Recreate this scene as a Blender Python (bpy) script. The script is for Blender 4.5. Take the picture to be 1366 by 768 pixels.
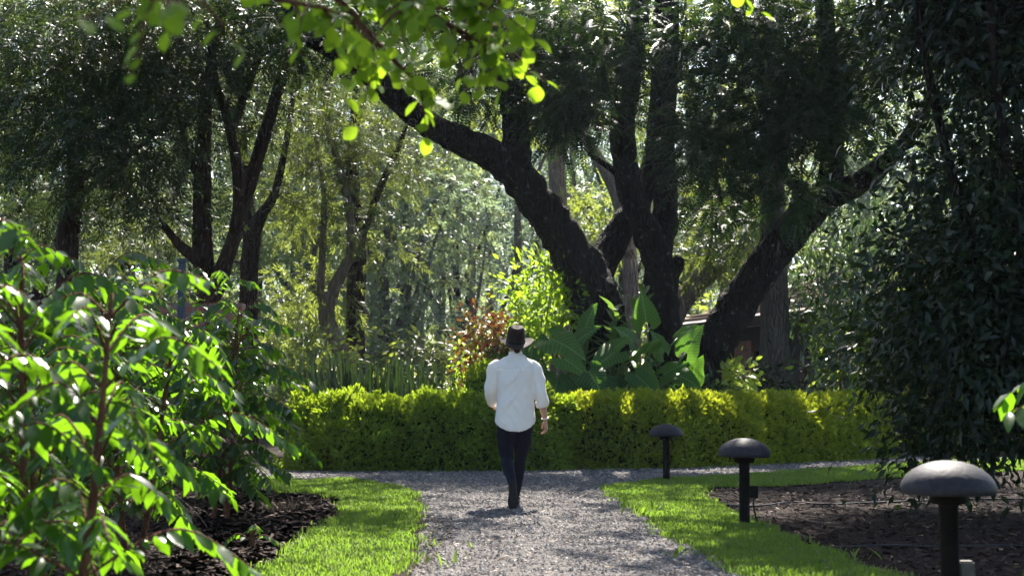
import bpy, bmesh, math
import numpy as np
from mathutils import Vector, Matrix, noise

for o in list(bpy.data.objects):
    bpy.data.objects.remove(o)

# ------------------------------------------------------------------ camera, sky, sun, exposure
SC = bpy.context.scene
F, W, H, CAMZ = 1897.0, 1366.0, 768.0, 0.95
PITCH = math.atan(156.0 / F)
cam = bpy.data.cameras.new('camera'); camo = bpy.data.objects.new('camera', cam)
SC.collection.objects.link(camo); SC.camera = camo
camo.location = (0, 0, CAMZ); camo.rotation_euler = (math.pi / 2 + PITCH, 0, 0)
cam.sensor_width = 36.0; cam.lens = 36.0 * F / W; cam.clip_start = 0.05; cam.clip_end = 3000
cam.dof.use_dof = True; cam.dof.focus_distance = 14.0; cam.dof.aperture_fstop = 3.4

SUN_EL, SUN_AZ = math.radians(50), math.radians(9)      # azimuth from +Y towards +X
world = bpy.data.worlds.new('World'); SC.world = world; world.use_nodes = True
wn = world.node_tree.nodes; wl = world.node_tree.links
sky = wn.new('ShaderNodeTexSky'); sky.sky_type = 'NISHITA'; sky.sun_disc = False
sky.sun_elevation = SUN_EL; sky.sun_rotation = SUN_AZ
sky.air_density = 1.0; sky.dust_density = 1.6; sky.ozone_density = 1.0
wl.new(sky.outputs[0], wn['Background'].inputs[0]); wn['Background'].inputs[1].default_value = 0.085
sun = bpy.data.lights.new('sun', 'SUN'); suno = bpy.data.objects.new('sun', sun); SC.collection.objects.link(suno)
sun.energy = 5.0; sun.angle = math.radians(0.5); sun.color = (1.0, 0.94, 0.84)
sd = Vector((math.sin(SUN_AZ) * math.cos(SUN_EL), math.cos(SUN_AZ) * math.cos(SUN_EL), math.sin(SUN_EL)))
suno.rotation_euler = sd.to_track_quat('Z', 'Y').to_euler(); suno.location = sd * 60
SC.view_settings.view_transform = 'Standard'; SC.view_settings.look = 'None'
SC.view_settings.exposure = 2.25; SC.view_settings.gamma = 1.0; SC.view_settings.use_curve_mapping = False
SC.render.engine = 'CYCLES'
cy = SC.cycles
cy.use_denoising = True; cy.max_bounces = 8; cy.diffuse_bounces = 3; cy.glossy_bounces = 2
cy.transmission_bounces = 4; cy.transparent_max_bounces = 4; cy.volume_bounces = 0
cy.sample_clamp_indirect = 4.0; cy.caustics_reflective = False; cy.caustics_refractive = False

# ------------------------------------------------------------------ helpers
RNG = np.random.default_rng(11)
COL = SC.collection
cp_, sp_ = math.cos(PITCH), math.sin(PITCH)

def ray(px, py):
    x = (px - W / 2) / F; u = -(py - H / 2) / F
    return Vector((x, cp_ - u * sp_, sp_ + u * cp_))
def P(px, py, Y):
    d = ray(px, py); t = Y / d.y
    return Vector((d.x * t, Y, CAMZ + d.z * t))
def G(px, py):
    d = ray(px, py); t = -CAMZ / d.z
    return (d.x * t, d.y * t)
def terrain(x, y):
    s = np.clip((np.asarray(y, float) - 27.0), 0, 200)
    return s * 0.022

def tag(o, label=None, cat=None, group=None, kind=None):
    if label: o['label'] = label
    if cat: o['category'] = cat
    if group: o['group'] = group
    if kind: o['kind'] = kind
    return o
def empty(name, loc, rz=0.0):
    o = bpy.data.objects.new(name, None); COL.objects.link(o)
    o.location = loc; o.rotation_euler = (0, 0, rz); o.empty_display_size = 0.2
    return o
def mesh_np(name, V, Q=None, T=None, mat=None, smooth=True):
    V = np.asarray(V, np.float32); me = bpy.data.meshes.new(name)
    arrs = [np.asarray(a, np.int32) for a in (Q, T) if a is not None and len(a)]
    nl = sum(a.size for a in arrs); nf = sum(len(a) for a in arrs)
    me.vertices.add(len(V)); me.vertices.foreach_set('co', V.ravel())
    me.loops.add(nl); me.polygons.add(nf)
    me.loops.foreach_set('vertex_index', np.concatenate([a.ravel() for a in arrs]))
    tot = np.concatenate([np.full(len(a), a.shape[1], np.int32) for a in arrs])
    st = np.concatenate([[0], np.cumsum(tot)[:-1]]).astype(np.int32)
    me.polygons.foreach_set('loop_start', st)
    me.polygons.foreach_set('use_smooth', np.full(nf, smooth, bool))
    me.update(calc_edges=True); me.validate()
    if mat: me.materials.append(mat)
    return me
def link(name, me, parent=None, loc=None):
    o = bpy.data.objects.new(name, me); COL.objects.link(o)
    if parent is not None: o.parent = parent
    if loc is not None: o.location = loc
    return o
class Acc:
    """collects quads and triangles that end up as ONE mesh"""
    def __init__(s): s.V = []; s.Q = []; s.T = []; s.n = 0
    def add(s, V, Q=None, T=None):
        V = np.asarray(V, float).reshape(-1, 3)
        if Q is not None and len(Q): s.Q.append(np.asarray(Q) + s.n)
        if T is not None and len(T): s.T.append(np.asarray(T) + s.n)
        s.V.append(V); s.n += len(V)
    def mesh(s, name, mat, smooth=True, origin=(0, 0, 0)):
        return mesh_np(name, np.concatenate(s.V) - np.asarray(origin, float), np.concatenate(s.Q) if s.Q else None, np.concatenate(s.T) if s.T else None, mat, smooth)
    def build(s, name, mat, parent=None, smooth=True, origin=(0, 0, 0)):
        return link(name, s.mesh(name, mat, smooth, origin), parent)

def sun_gap(C):
    """drop leaf clusters where the crowns are open: sun reaches the walker, the left lawn, part of the gravel, the overhanging branch and the near shrub"""
    C = np.asarray(C); d = np.array(sd)
    for p, rad in (((.03, 13.3, 1.35), .85), ((-1.05, 8.3, 0), .75), ((-1.0, 10.2, 0), .65), ((.5, 8.9, 0), .55), ((-.1, 7.6, 0), .5), ((-.1, 4.75, 2.1), .7), ((-.45, 4.9, 2.15), .55), ((-1.7, 4.7, 1.25), .6)):
        v = C - np.array(p); t = v @ d; C = C[np.linalg.norm(v - t[:, None] * d, axis=1) > rad]
    return C
def norm(a): return a / (np.linalg.norm(a, axis=-1, keepdims=True) + 1e-9)
def smooth_path(pts, rad, sub=5):
    p = np.asarray([tuple(q) for q in pts], float); r = np.asarray(rad, float)
    n = len(p); out = []; ro = []
    for i in range(n - 1):
        p0, p1, p2, p3 = p[max(i - 1, 0)], p[i], p[i + 1], p[min(i + 2, n - 1)]
        for k in range(sub):
            t = k / sub; t2 = t * t; t3 = t2 * t
            out.append(0.5 * ((2 * p1) + (-p0 + p2) * t + (2 * p0 - 5 * p1 + 4 * p2 - p3) * t2 + (-p0 + 3 * p1 - 3 * p2 + p3) * t3))
            ro.append(r[i] * (1 - t) + r[i + 1] * t)
    out.append(p[-1]); ro.append(r[-1])
    return np.array(out), np.array(ro)
def tube(p, r, sides=8, bump=0.0, seed=0.0, cap=True, squash=None):
    p = np.asarray(p, float); r = np.asarray(r, float); n = len(p)
    t = np.gradient(p, axis=0); t = norm(t)
    ref = np.array([0., 0., 1.]) if abs(t[0, 2]) < 0.9 else np.array([0., 1., 0.])
    u = np.zeros((n, 3)); a = ref - t[0] * ref.dot(t[0]); u[0] = a / np.linalg.norm(a)
    for i in range(1, n):
        a = u[i - 1] - t[i] * u[i - 1].dot(t[i]); u[i] = a / (np.linalg.norm(a) + 1e-9)
    v = np.cross(t, u)
    ang = np.linspace(0, 2 * np.pi, sides, endpoint=False)
    rr = r[:, None] * np.ones(sides)[None]
    if bump:
        for i in range(n):
            for j in range(sides):
                q = Vector((math.cos(ang[j]) * 1.3, math.sin(ang[j]) * 1.3, i * 0.35 + seed))
                rr[i, j] *= 1 + bump * noise.noise(q) + 0.5 * bump * noise.noise(q * 2.7) + .3 * bump * noise.noise(Vector((q.x * 5, q.y * 5, q.z * .8)))
    sq = squash if squash is not None else 1.0
    V = p[:, None] + rr[..., None] * (np.cos(ang)[None, :, None] * u[:, None] + sq * np.sin(ang)[None, :, None] * v[:, None])
    V = V.reshape(-1, 3)
    i, j = np.meshgrid(np.arange(n - 1), np.arange(sides), indexing='ij'); j2 = (j + 1) % sides
    Q = np.stack([i * sides + j, i * sides + j2, (i + 1) * sides + j2, (i + 1) * sides + j], -1).reshape(-1, 4)
    T = None
    if cap:
        V = np.vstack([V, p[0], p[-1]]); k = n * sides; jj = np.arange(sides); j2 = (jj + 1) % sides
        T = np.vstack([np.stack([np.full(sides, k), j2, jj], -1), np.stack([np.full(sides, k + 1), (n - 1) * sides + jj, (n - 1) * sides + j2], -1)])
    return V, Q, T
def lathe(prof, n=28, centre=(0, 0, 0)):
    prof = np.asarray(prof, float); a = np.linspace(0, 2 * np.pi, n, endpoint=False); m = len(prof)
    V = np.stack([prof[:, None, 0] * np.cos(a), prof[:, None, 0] * np.sin(a), prof[:, None, 1] + 0 * a], -1).reshape(-1, 3) + np.asarray(centre)
    i, j = np.meshgrid(np.arange(m - 1), np.arange(n), indexing='ij'); j2 = (j + 1) % n
    return V, np.stack([i * n + j, i * n + j2, (i + 1) * n + j2, (i + 1) * n + j], -1).reshape(-1, 4)
def box(c, s, rz=0.0):
    c = np.asarray(c, float); s = np.asarray(s, float) / 2
    V = np.array([[x, y, z] for x in (-1, 1) for y in (-1, 1) for z in (-1, 1)], float) * s
    ca, sa = math.cos(rz), math.sin(rz); V[:, :2] = V[:, :2] @ np.array([[ca, sa], [-sa, ca]])
    return V + c, [[0, 1, 3, 2], [4, 6, 7, 5], [0, 4, 5, 1], [2, 3, 7, 6], [0, 2, 6, 4], [1, 5, 7, 3]]

# ---- leaf templates: length along +Y (0..1), width along X, face along +Z
def leaf_t(wmax=0.2, m=5, peak=0.45, fold=0.25, droop=0.18, wave=0.0, tip=0.7):
    t = np.linspace(0, 1, m)
    w = np.where(t < peak, np.sin(t / peak * np.pi / 2), np.cos((t - peak) / (1 - peak) * np.pi / 2) ** tip) * wmax
    w = np.maximum(w, 0.012)
    z = -droop * t * t
    wv = wave * np.where(np.arange(m) % 2 == 0, 1, -1)
    L = np.stack([-w, t, z + fold * w + wv], -1); M = np.stack([0 * t, t, z], -1); R = np.stack([w, t, z + fold * w - wv], -1)
    V = np.stack([L, M, R], 1).reshape(-1, 3); Q = []
    for i in range(m - 1):
        Q += [[3 * i, 3 * i + 1, 3 * i + 4, 3 * i + 3], [3 * i + 1, 3 * i + 2, 3 * i + 5, 3 * i + 4]]
    return V, np.array(Q)
def quad_leaf(w=0.25, fold=0.12, peak=0.5):
    return np.array([[0, 0, 0], [w, peak, fold], [0, 1, -0.05], [-w, peak, fold]], float), np.array([[0, 1, 2, 3]])
def frond_t(pairs=8, ll=0.24, lw=0.055, droop=0.35, ang=62, start=0.12):
    V = []; Q = []
    a = math.radians(ang)
    for k in range(pairs):
        t = start + (1 - start) * k / (pairs - 1)
        l = ll * (0.55 + 0.45 * math.sin(math.pi * min(t * 0.9 + 0.1, 1)))
        for s in (-1, 1):
            o = np.array([0, t, -droop * t * t]); d = np.array([s * math.sin(a), math.cos(a), -0.25]); d /= np.linalg.norm(d)
            w = np.array([s * -math.cos(a), math.sin(a), 0]) * lw
            b = len(V)
            V += [o, o + d * l * 0.5 + w, o + d * l, o + d * l * 0.5 - w]; Q.append([b, b + 1, b + 2, b + 3])
    b = len(V)
    V += [[-.008, 0, 0], [.008, 0, 0], [.006, .55, -droop * .3], [-.006, .55, -droop * .3]]; Q.append([b, b + 1, b + 2, b + 3])
    return np.array(V, float), np.array(Q)
def sprig_t(n=9, ll=0.34, lw=0.05, seed=3):
    r = np.random.default_rng(seed); V = []; Q = []
    for k in range(n):
        t = 0.05 + 0.9 * k / (n - 1); s = 1 if k % 2 else -1
        d = np.array([s * (0.75 - 0.55 * t), 0.7, r.uniform(-.45, .35)]); d /= np.linalg.norm(d)
        o = np.array([0, t * 0.72, -0.12 * t * t]); w = norm(np.cross(d, [r.uniform(-.6, .6), r.uniform(-.4, .4), 1.])) * lw
        l = ll * r.uniform(.7, 1.2); b = len(V)
        V += [o, o + d * l * .5 + w, o + d * l, o + d * l * .5 - w]; Q.append([b, b + 1, b + 2, b + 3])
    return np.array(V, float), np.array(Q)
def frames(d, nrm):
    y = norm(np.asarray(d, float)); z = np.asarray(nrm, float); z = norm(z - y * (z * y).sum(-1, keepdims=True)); x = np.cross(y, z)
    return x, y, z
def scatter(acc, tmpl, pos, d, nrm, sc):
    TV, TQ = tmpl; x, y, z = frames(d, nrm); sc = np.asarray(sc, float).reshape(-1, 1, 1)
    V = np.asarray(pos)[:, None] + sc * (TV[None, :, :1] * x[:, None] + TV[None, :, 1:2] * y[:, None] + TV[None, :, 2:] * z[:, None])
    n = len(pos); Q = (TQ[None] + (np.arange(n) * len(TV))[:, None, None]).reshape(-1, 4)
    acc.add(V.reshape(-1, 3), Q)
def mat4(pos, x, y, z, s):
    M = Matrix.Identity(4)
    for r in range(3):
        M[r][0] = x[r] * s; M[r][1] = y[r] * s; M[r][2] = z[r] * s; M[r][3] = pos[r]
    return M

# ------------------------------------------------------------------ materials
def node_mat(name):
    m = bpy.data.materials.new(name); m.use_nodes = True; nt = m.node_tree
    for n in list(nt.nodes): nt.nodes.remove(n)
    return m, nt, nt.nodes.new('ShaderNodeOutputMaterial')
def N(nt, typ, **kw):
    n = nt.nodes.new(typ)
    for k, v in kw.items():
        if k.startswith('i_'):
            key = k[2:]; key = int(key) if key.isdigit() else key
            n.inputs[key].default_value = v
        else: setattr(n, k, v)
    return n
def rgb(c): return (c[0], c[1], c[2], 1.0)
def ramp(nt, fac, stops):
    r = nt.nodes.new('ShaderNodeValToRGB'); e = r.color_ramp.elements
    while len(e) < len(stops): e.new(0.5)
    for el, (p, c) in zip(e, stops): el.position = p; el.color = rgb(c) if len(c) == 3 else c
    nt.links.new(fac, r.inputs[0]); return r
def mat_leaf(name, cols, trans=None, tfac=0.4, rough=0.4, spec=0.5, patch=None):
    """cols: list of colours picked at random leaf by leaf; trans: colour of light coming through"""
    m, nt, out = node_mat(name); L = nt.links
    geo = N(nt, 'ShaderNodeNewGeometry'); oi = N(nt, 'ShaderNodeObjectInfo')
    ad = N(nt, 'ShaderNodeMath', operation='ADD'); L.new(geo.outputs['Random Per Island'], ad.inputs[0]); L.new(oi.outputs['Random'], ad.inputs[1])
    fr = N(nt, 'ShaderNodeMath', operation='FRACT'); L.new(ad.outputs[0], fr.inputs[0])
    k = len(cols); r = ramp(nt, fr.outputs[0], [(i / max(k - 1, 1), c) for i, c in enumerate(cols)])
    col = r.outputs[0]
    if patch:
        tc = N(nt, 'ShaderNodeTexCoord'); no = N(nt, 'ShaderNodeTexNoise', i_Scale=patch[1], i_Detail=3.0); L.new(tc.outputs['Object'], no.inputs['Vector'])
        pr = ramp(nt, no.outputs[0], [(0.42, (0, 0, 0)), (0.6, (1, 1, 1))]); mx = N(nt, 'ShaderNodeMix', data_type='RGBA')
        L.new(pr.outputs[0], mx.inputs[0]); L.new(col, mx.inputs[6]); mx.inputs[7].default_value = rgb(patch[0]); col = mx.outputs[2]
    b = N(nt, 'ShaderNodeBsdfPrincipled'); b.inputs['Roughness'].default_value = rough; b.inputs['Specular IOR Level'].default_value = spec
    L.new(col, b.inputs['Base Color'])
    tr = N(nt, 'ShaderNodeBsdfTranslucent')
    if trans is not None:
        mm = N(nt, 'ShaderNodeMix', data_type='RGBA', i_0=0.75); L.new(col, mm.inputs[6]); mm.inputs[7].default_value = rgb(trans); L.new(mm.outputs[2], tr.inputs[0])
    else: L.new(col, tr.inputs[0])
    mx = N(nt, 'ShaderNodeMixShader', i_0=tfac); L.new(b.outputs[0], mx.inputs[1]); L.new(tr.outputs[0], mx.inputs[2]); L.new(mx.outputs[0], out.inputs[0])
    return m
def mat_bark(name, c1, c2, scale=6.0, lichen=None, stretch=0.25, bump=0.6):
    m, nt, out = node_mat(name); L = nt.links
    tc = N(nt, 'ShaderNodeTexCoord'); mp = N(nt, 'ShaderNodeMapping'); mp.inputs['Scale'].default_value = (1, 1, stretch); L.new(tc.outputs['Object'], mp.inputs[0])
    no = N(nt, 'ShaderNodeTexNoise', i_Scale=scale, i_Detail=8.0, i_Roughness=0.65); L.new(mp.outputs[0], no.inputs['Vector'])
    vo = N(nt, 'ShaderNodeTexVoronoi', i_Scale=scale * 2.2, feature='DISTANCE_TO_EDGE'); L.new(mp.outputs[0], vo.inputs['Vector'])
    r = ramp(nt, no.outputs[0], [(0.3, c1), (0.7, c2)]); col = r.outputs[0]
    if lichen:
        n2 = N(nt, 'ShaderNodeTexNoise', i_Scale=9.0, i_Detail=6.0, i_Roughness=0.7); L.new(tc.outputs['Object'], n2.inputs['Vector'])
        lr = ramp(nt, n2.outputs[0], [(0.6, (0, 0, 0)), (0.66, (1, 1, 1))]); mx = N(nt, 'ShaderNodeMix', data_type='RGBA')
        L.new(lr.outputs[0], mx.inputs[0]); L.new(col, mx.inputs[6]); mx.inputs[7].default_value = rgb(lichen); col = mx.outputs[2]
    b = N(nt, 'ShaderNodeBsdfPrincipled', i_Roughness=0.85); b.inputs['Specular IOR Level'].default_value = .08; L.new(col, b.inputs['Base Color'])
    vr = ramp(nt, vo.outputs[0], [(0.0, (0, 0, 0)), (0.25, (1, 1, 1))])
    ad = N(nt, 'ShaderNodeMath', operation='ADD'); L.new(no.outputs[0], ad.inputs[0]); L.new(vr.outputs[0], ad.inputs[1])
    bp = N(nt, 'ShaderNodeBump', i_Strength=min(bump * 1.6, 1.0), i_Distance=0.08); L.new(ad.outputs[0], bp.inputs['Height']); L.new(bp.outputs[0], b.inputs['Normal'])
    L.new(b.outputs[0], out.inputs[0]); return m
def mat_plain(name, c1, c2=None, rough=0.6, scale=20.0, bump=0.0, spec=0.12, metal=0.0, dist=0.01, sheen=0.0, detail=5.0):
    m, nt, out = node_mat(name); L = nt.links
    tc = N(nt, 'ShaderNodeTexCoord'); no = N(nt, 'ShaderNodeTexNoise', i_Scale=scale, i_Detail=detail); L.new(tc.outputs['Object'], no.inputs['Vector'])
    b = N(nt, 'ShaderNodeBsdfPrincipled', i_Roughness=rough, i_Metallic=metal); b.inputs['Specular IOR Level'].default_value = spec
    r = ramp(nt, no.outputs[0], [(0.3, c1), (0.7, c2 or c1)]); L.new(r.outputs[0], b.inputs['Base Color'])
    if bump:
        bp = N(nt, 'ShaderNodeBump', i_Strength=bump, i_Distance=dist); L.new(no.outputs[0], bp.inputs['Height']); L.new(bp.outputs[0], b.inputs['Normal'])
    if sheen: b.inputs['Sheen Weight'].default_value = sheen
    L.new(b.outputs[0], out.inputs[0]); return m

M = {}
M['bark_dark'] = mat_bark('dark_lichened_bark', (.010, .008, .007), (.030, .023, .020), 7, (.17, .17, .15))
M['bark_brown'] = mat_bark('brown_furrowed_bark', (.028, .018, .014), (.085, .055, .042), 7)
M['sprig_wood'] = mat_leaf('haze_pale_wood_foliage', [(.04, .065, .045), (.07, .10, .07), (.12, .155, .10)], (.25, .34, .16), .46, .4, .6)  # leaf colour lightened to carry the pale haze over the wood
M['sprig_wood2'] = mat_leaf('sunny_wood_foliage', [(.06, .095, .045), (.10, .135, .06), (.16, .19, .09)], (.36, .44, .14), .5, .4, .6)  # brighter, yellower version; sunlight on the wood put into the leaf colour
M['sprig_far'] = mat_leaf('haze_blue_far_foliage', [(.06, .085, .075), (.10, .13, .11), (.16, .19, .16)], (.26, .34, .25), .45, .4, .5)  # blue-grey of distant haze painted into the leaf colour
M['bark_pale'] = mat_bark('pale_brown_bark', (.13, .095, .075), (.28, .21, .17), 5)
M['bark_grey'] = mat_bark('grey_bark', (.07, .06, .05), (.17, .145, .12), 6)
M['stem'] = mat_bark('reddish_woody_stem', (.06, .025, .015), (.16, .075, .045), 25, None, .3, .3)
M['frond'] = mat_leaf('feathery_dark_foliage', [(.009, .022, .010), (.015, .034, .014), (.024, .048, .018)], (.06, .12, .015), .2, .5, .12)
M['sprig'] = mat_leaf('grey_green_foliage', [(.03, .05, .018), (.048, .072, .026), (.075, .10, .036)], (.17, .21, .035), .4, .45, .25)
M['sprig_light'] = mat_leaf('light_green_foliage', [(.06, .10, .02), (.09, .14, .03), (.13, .17, .05)], (.32, .38, .05), .5, .45, .3)
M['sprig_dark'] = mat_leaf('shade_darkened_foliage', [(.012, .024, .010), (.02, .036, .014), (.032, .052, .018)], (.075, .11, .018), .28, .45, .15)  # leaf tone darkened to carry shade cast by neighbouring trees
M['coffee'] = mat_leaf('glossy_coffee_leaf', [(.009, .025, .006), (.013, .035, .008), (.021, .05, .010)], (.22, .48, .01), .42, .24, .4)
M['overhang'] = mat_leaf('thin_bright_leaf', [(.05, .12, .01), (.08, .17, .015), (.11, .2, .02)], (.36, .56, .02), .55, .45, .15)
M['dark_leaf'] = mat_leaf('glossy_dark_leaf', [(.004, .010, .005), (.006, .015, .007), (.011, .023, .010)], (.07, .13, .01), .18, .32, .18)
M['hedge'] = mat_leaf('golden_hedge_leaf', [(.035, .085, .008), (.12, .22, .014), (.25, .38, .03)], (.36, .46, .02), .4, .42, .3)
M['hedge_gold'] = mat_leaf('golden_hedge_tip', [(.045, .085, .008), (.14, .21, .014), (.27, .34, .03)], (.40, .44, .02), .4, .42, .3, patch=((.19, .25, .014), .55))
M['hedge_core'] = mat_plain('hedge_inner_shade', (.006, .009, .003), (.014, .018, .006), .9, 14, .6, .05)  # near-black tone paints the shade deep between hedge leaves
M['lime'] = mat_leaf('lime_shrub_leaf', [(.10, .20, .015), (.16, .27, .02), (.2, .3, .03)], (.38, .55, .03), .5, .45)
M['croton'] = mat_leaf('croton_leaf', [(.025, .008, .010), (.05, .012, .012), (.16, .035, .012), (.34, .13, .015), (.14, .18, .015), (.22, .22, .02), (.03, .010, .012)], (.22, .07, .02), .25, .35)
M['alocasia'] = None
M['petiole'] = mat_plain('green_leaf_stalk', (.05, .11, .025), (.09, .16, .04), .45, 9)
M['snake'] = mat_leaf('upright_blade_leaf', [(.007, .02, .010), (.013, .032, .014), (.025, .048, .02)], (.06, .11, .015), .15, .4)
M['strap'] = mat_leaf('variegated_strap_leaf', [(.03, .08, .02), (.05, .11, .025), (.13, .17, .06)], (.2, .34, .04), .35, .4)
M['bright_low'] = mat_leaf('bright_low_plant_leaf', [(.12, .2, .02), (.2, .28, .03), (.28, .32, .06)], (.4, .5, .05), .45, .45)
M['oleander'] = mat_leaf('narrow_leathery_leaf', [(.025, .05, .022), (.04, .07, .03), (.06, .09, .04)], (.12, .22, .04), .25, .25, .7)
M['grass'] = mat_leaf('lawn_grass_blade', [(.03, .075, .006), (.045, .105, .009), (.07, .13, .014), (.11, .14, .035), (.19, .16, .06)], (.22, .38, .03), .45, .45, .2, patch=((.10, .125, .03), 1.6))  # patch: yellower noise put in for sun dapple and drier turf
M['shoe'] = mat_plain('black_rubber_and_leather', (.010, .010, .011), (.02, .019, .02), .6, 40, .2)
M['trousers'] = mat_plain('navy_stretch_denim', (.005, .005, .012), (.009, .010, .022), .75, 60, .25, .08)
M['skin'] = mat_plain('skin', (.42, .235, .16), (.5, .29, .2), .5, 12)
M['hair'] = mat_plain('dark_brown_hair', (.02, .011, .007), (.045, .022, .014), .45, 60, .5)
M['hat'] = mat_plain('dark_brown_felt', (.016, .008, .006), (.026, .014, .011), .8, 60, .15, .1, sheen=.08)
M['band'] = mat_plain('black_hat_ribbon', (.012, .010, .010), (.02, .016, .016), .5, 40)
M['bracelet'] = mat_plain('pale_beads', (.7, .62, .52), (.8, .74, .66), .4, 60)
M['bollard'] = mat_plain('dark_grey_painted_concrete', (.018, .017, .022), (.034, .032, .040), .6, 38, .35, .14, dist=.006, detail=8)
M['post'] = mat_plain('black_painted_post', (.004, .0035, .0035), (.009, .008, .007), .6, 22, .3, .05)
M['junction'] = mat_plain('grey_plastic_box', (.06, .055, .05), (.10, .09, .085), .6, 22)
M['hose'] = mat_plain('black_irrigation_hose', (.02, .02, .022), (.035, .035, .038), .45, 30)
M['steel'] = mat_plain('blue_grey_painted_steel', (.04, .055, .08), (.06, .08, .11), .5, 10)
M['frame'] = mat_plain('dark_timber_frame', (.02, .014, .012), (.045, .03, .024), .7, 20, .2)
M['plaster'] = mat_plain('dark_stained_wall', (.03, .028, .03), (.055, .05, .052), .8, 5, .2)
M['glass'] = mat_plain('dark_window_glass', (.02, .022, .025), None, .08, 1, 0, .8)
M['litter'] = mat_leaf('dry_leaf_litter', [(.11, .065, .035), (.19, .12, .065), (.30, .2, .11), (.07, .035, .02)], None, .1, .7)
M['mulch'] = mat_leaf('bark_mulch_chip', [(.016, .009, .006), (.032, .019, .014), (.075, .046, .036), (.010, .006, .005)], None, .02, .75, .08)
M['pebble'] = mat_leaf('grey_gravel_stone', [(.07, .063, .06), (.125, .114, .109), (.25, .23, .218), (.048, .043, .041)], None, 0.0, .7, .12)

def mat_shirt():
    m, nt, out = node_mat('white_cotton_shirt'); L = nt.links
    tc = N(nt, 'ShaderNodeTexCoord'); mp = N(nt, 'ShaderNodeMapping'); mp.inputs['Scale'].default_value = (7, 5, 3.2); mp.inputs['Rotation'].default_value = (0, .5, .2); L.new(tc.outputs['Object'], mp.inputs[0])
    no = N(nt, 'ShaderNodeTexNoise', i_Scale=1.5, i_Detail=3.0, i_Distortion=0.8); L.new(mp.outputs[0], no.inputs['Vector'])
    b = N(nt, 'ShaderNodeBsdfPrincipled', i_Roughness=0.8); b.inputs['Base Color'].default_value = (.90, .85, .80, 1); b.inputs['Specular IOR Level'].default_value = .2
    bp = N(nt, 'ShaderNodeBump', i_Strength=0.3, i_Distance=0.02); L.new(no.outputs[0], bp.inputs['Height']); L.new(bp.outputs[0], b.inputs['Normal'])
    tr = N(nt, 'ShaderNodeBsdfTranslucent'); tr.inputs[0].default_value = (.75, .7, .68, 1)
    mx = N(nt, 'ShaderNodeMixShader', i_0=0.15); L.new(b.outputs[0], mx.inputs[1]); L.new(tr.outputs[0], mx.inputs[2]); L.new(mx.outputs[0], out.inputs[0]); return m
M['shirt'] = mat_shirt()
def mat_alocasia():
    m, nt, out = node_mat('elephant_ear_leaf'); L = nt.links
    tc = N(nt, 'ShaderNodeTexCoord'); sx = N(nt, 'ShaderNodeSeparateXYZ'); L.new(tc.outputs['Object'], sx.inputs[0])
    ab = N(nt, 'ShaderNodeMath', operation='ABSOLUTE'); L.new(sx.outputs[0], ab.inputs[0])
    # side veins run outward and forward from the midrib
    k1 = N(nt, 'ShaderNodeMath', operation='MULTIPLY', i_1=0.62); L.new(ab.outputs[0], k1.inputs[0])
    k2 = N(nt, 'ShaderNodeMath', operation='SUBTRACT'); L.new(sx.outputs[1], k2.inputs[0]); L.new(k1.outputs[0], k2.inputs[1])
    k3 = N(nt, 'ShaderNodeMath', operation='MULTIPLY', i_1=9.0); L.new(k2.outputs[0], k3.inputs[0])
    k4 = N(nt, 'ShaderNodeMath', operation='PINGPONG', i_1=0.5); L.new(k3.outputs[0], k4.inputs[0])
    vr = ramp(nt, k4.outputs[0], [(0.0, (1, 1, 1)), (0.10, (0, 0, 0))])
    mr = ramp(nt, ab.outputs[0], [(0.008, (1, 1, 1)), (0.02, (0, 0, 0))])
    mxv = N(nt, 'ShaderNodeMath', operation='MAXIMUM'); L.new(vr.outputs[0], mxv.inputs[0]); L.new(mr.outputs[0], mxv.inputs[1])
    oi = N(nt, 'ShaderNodeObjectInfo'); base = ramp(nt, oi.outputs['Random'], [(0, (.022, .075, .018)), (.6, (.04, .115, .022)), (1, (.09, .19, .03))])
    no = N(nt, 'ShaderNodeTexNoise', i_Scale=5.0, i_Detail=4.0); L.new(tc.outputs['Object'], no.inputs['Vector'])
    hb = N(nt, 'ShaderNodeMix', data_type='RGBA', blend_type='MULTIPLY', i_0=0.5); L.new(base.outputs[0], hb.inputs[6]); L.new(no.outputs[1], hb.inputs[7])
    mx = N(nt, 'ShaderNodeMix', data_type='RGBA'); sc = N(nt, 'ShaderNodeMath', operation='MULTIPLY', i_1=0.8); L.new(mxv.outputs[0], sc.inputs[0])
    L.new(sc.outputs[0], mx.inputs[0]); L.new(hb.outputs[2], mx.inputs[6]); mx.inputs[7].default_value = (.24, .34, .12, 1)
    # brown scorched edge patches
    n2 = N(nt, 'ShaderNodeTexNoise', i_Scale=3.2, i_Detail=5.0); L.new(tc.outputs['Object'], n2.inputs['Vector'])
    br = ramp(nt, n2.outputs[0], [(0.66, (0, 0, 0)), (0.72, (1, 1, 1))])
    m3 = N(nt, 'ShaderNodeMix', data_type='RGBA'); L.new(br.outputs[0], m3.inputs[0]); L.new(mx.outputs[2], m3.inputs[6]); m3.inputs[7].default_value = (.22, .12, .04, 1)
    b = N(nt, 'ShaderNodeBsdfPrincipled', i_Roughness=0.4); b.inputs['Specular IOR Level'].default_value = .15; L.new(m3.outputs[2], b.inputs['Base Color'])
    tr = N(nt, 'ShaderNodeBsdfTranslucent'); tr.inputs[0].default_value = (.15, .33, .03, 1)
    ms = N(nt, 'ShaderNodeMixShader', i_0=0.3); L.new(b.outputs[0], ms.inputs[1]); L.new(tr.outputs[0], ms.inputs[2]); L.new(ms.outputs[0], out.inputs[0]); return m
M['alocasia'] = mat_alocasia()
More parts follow.
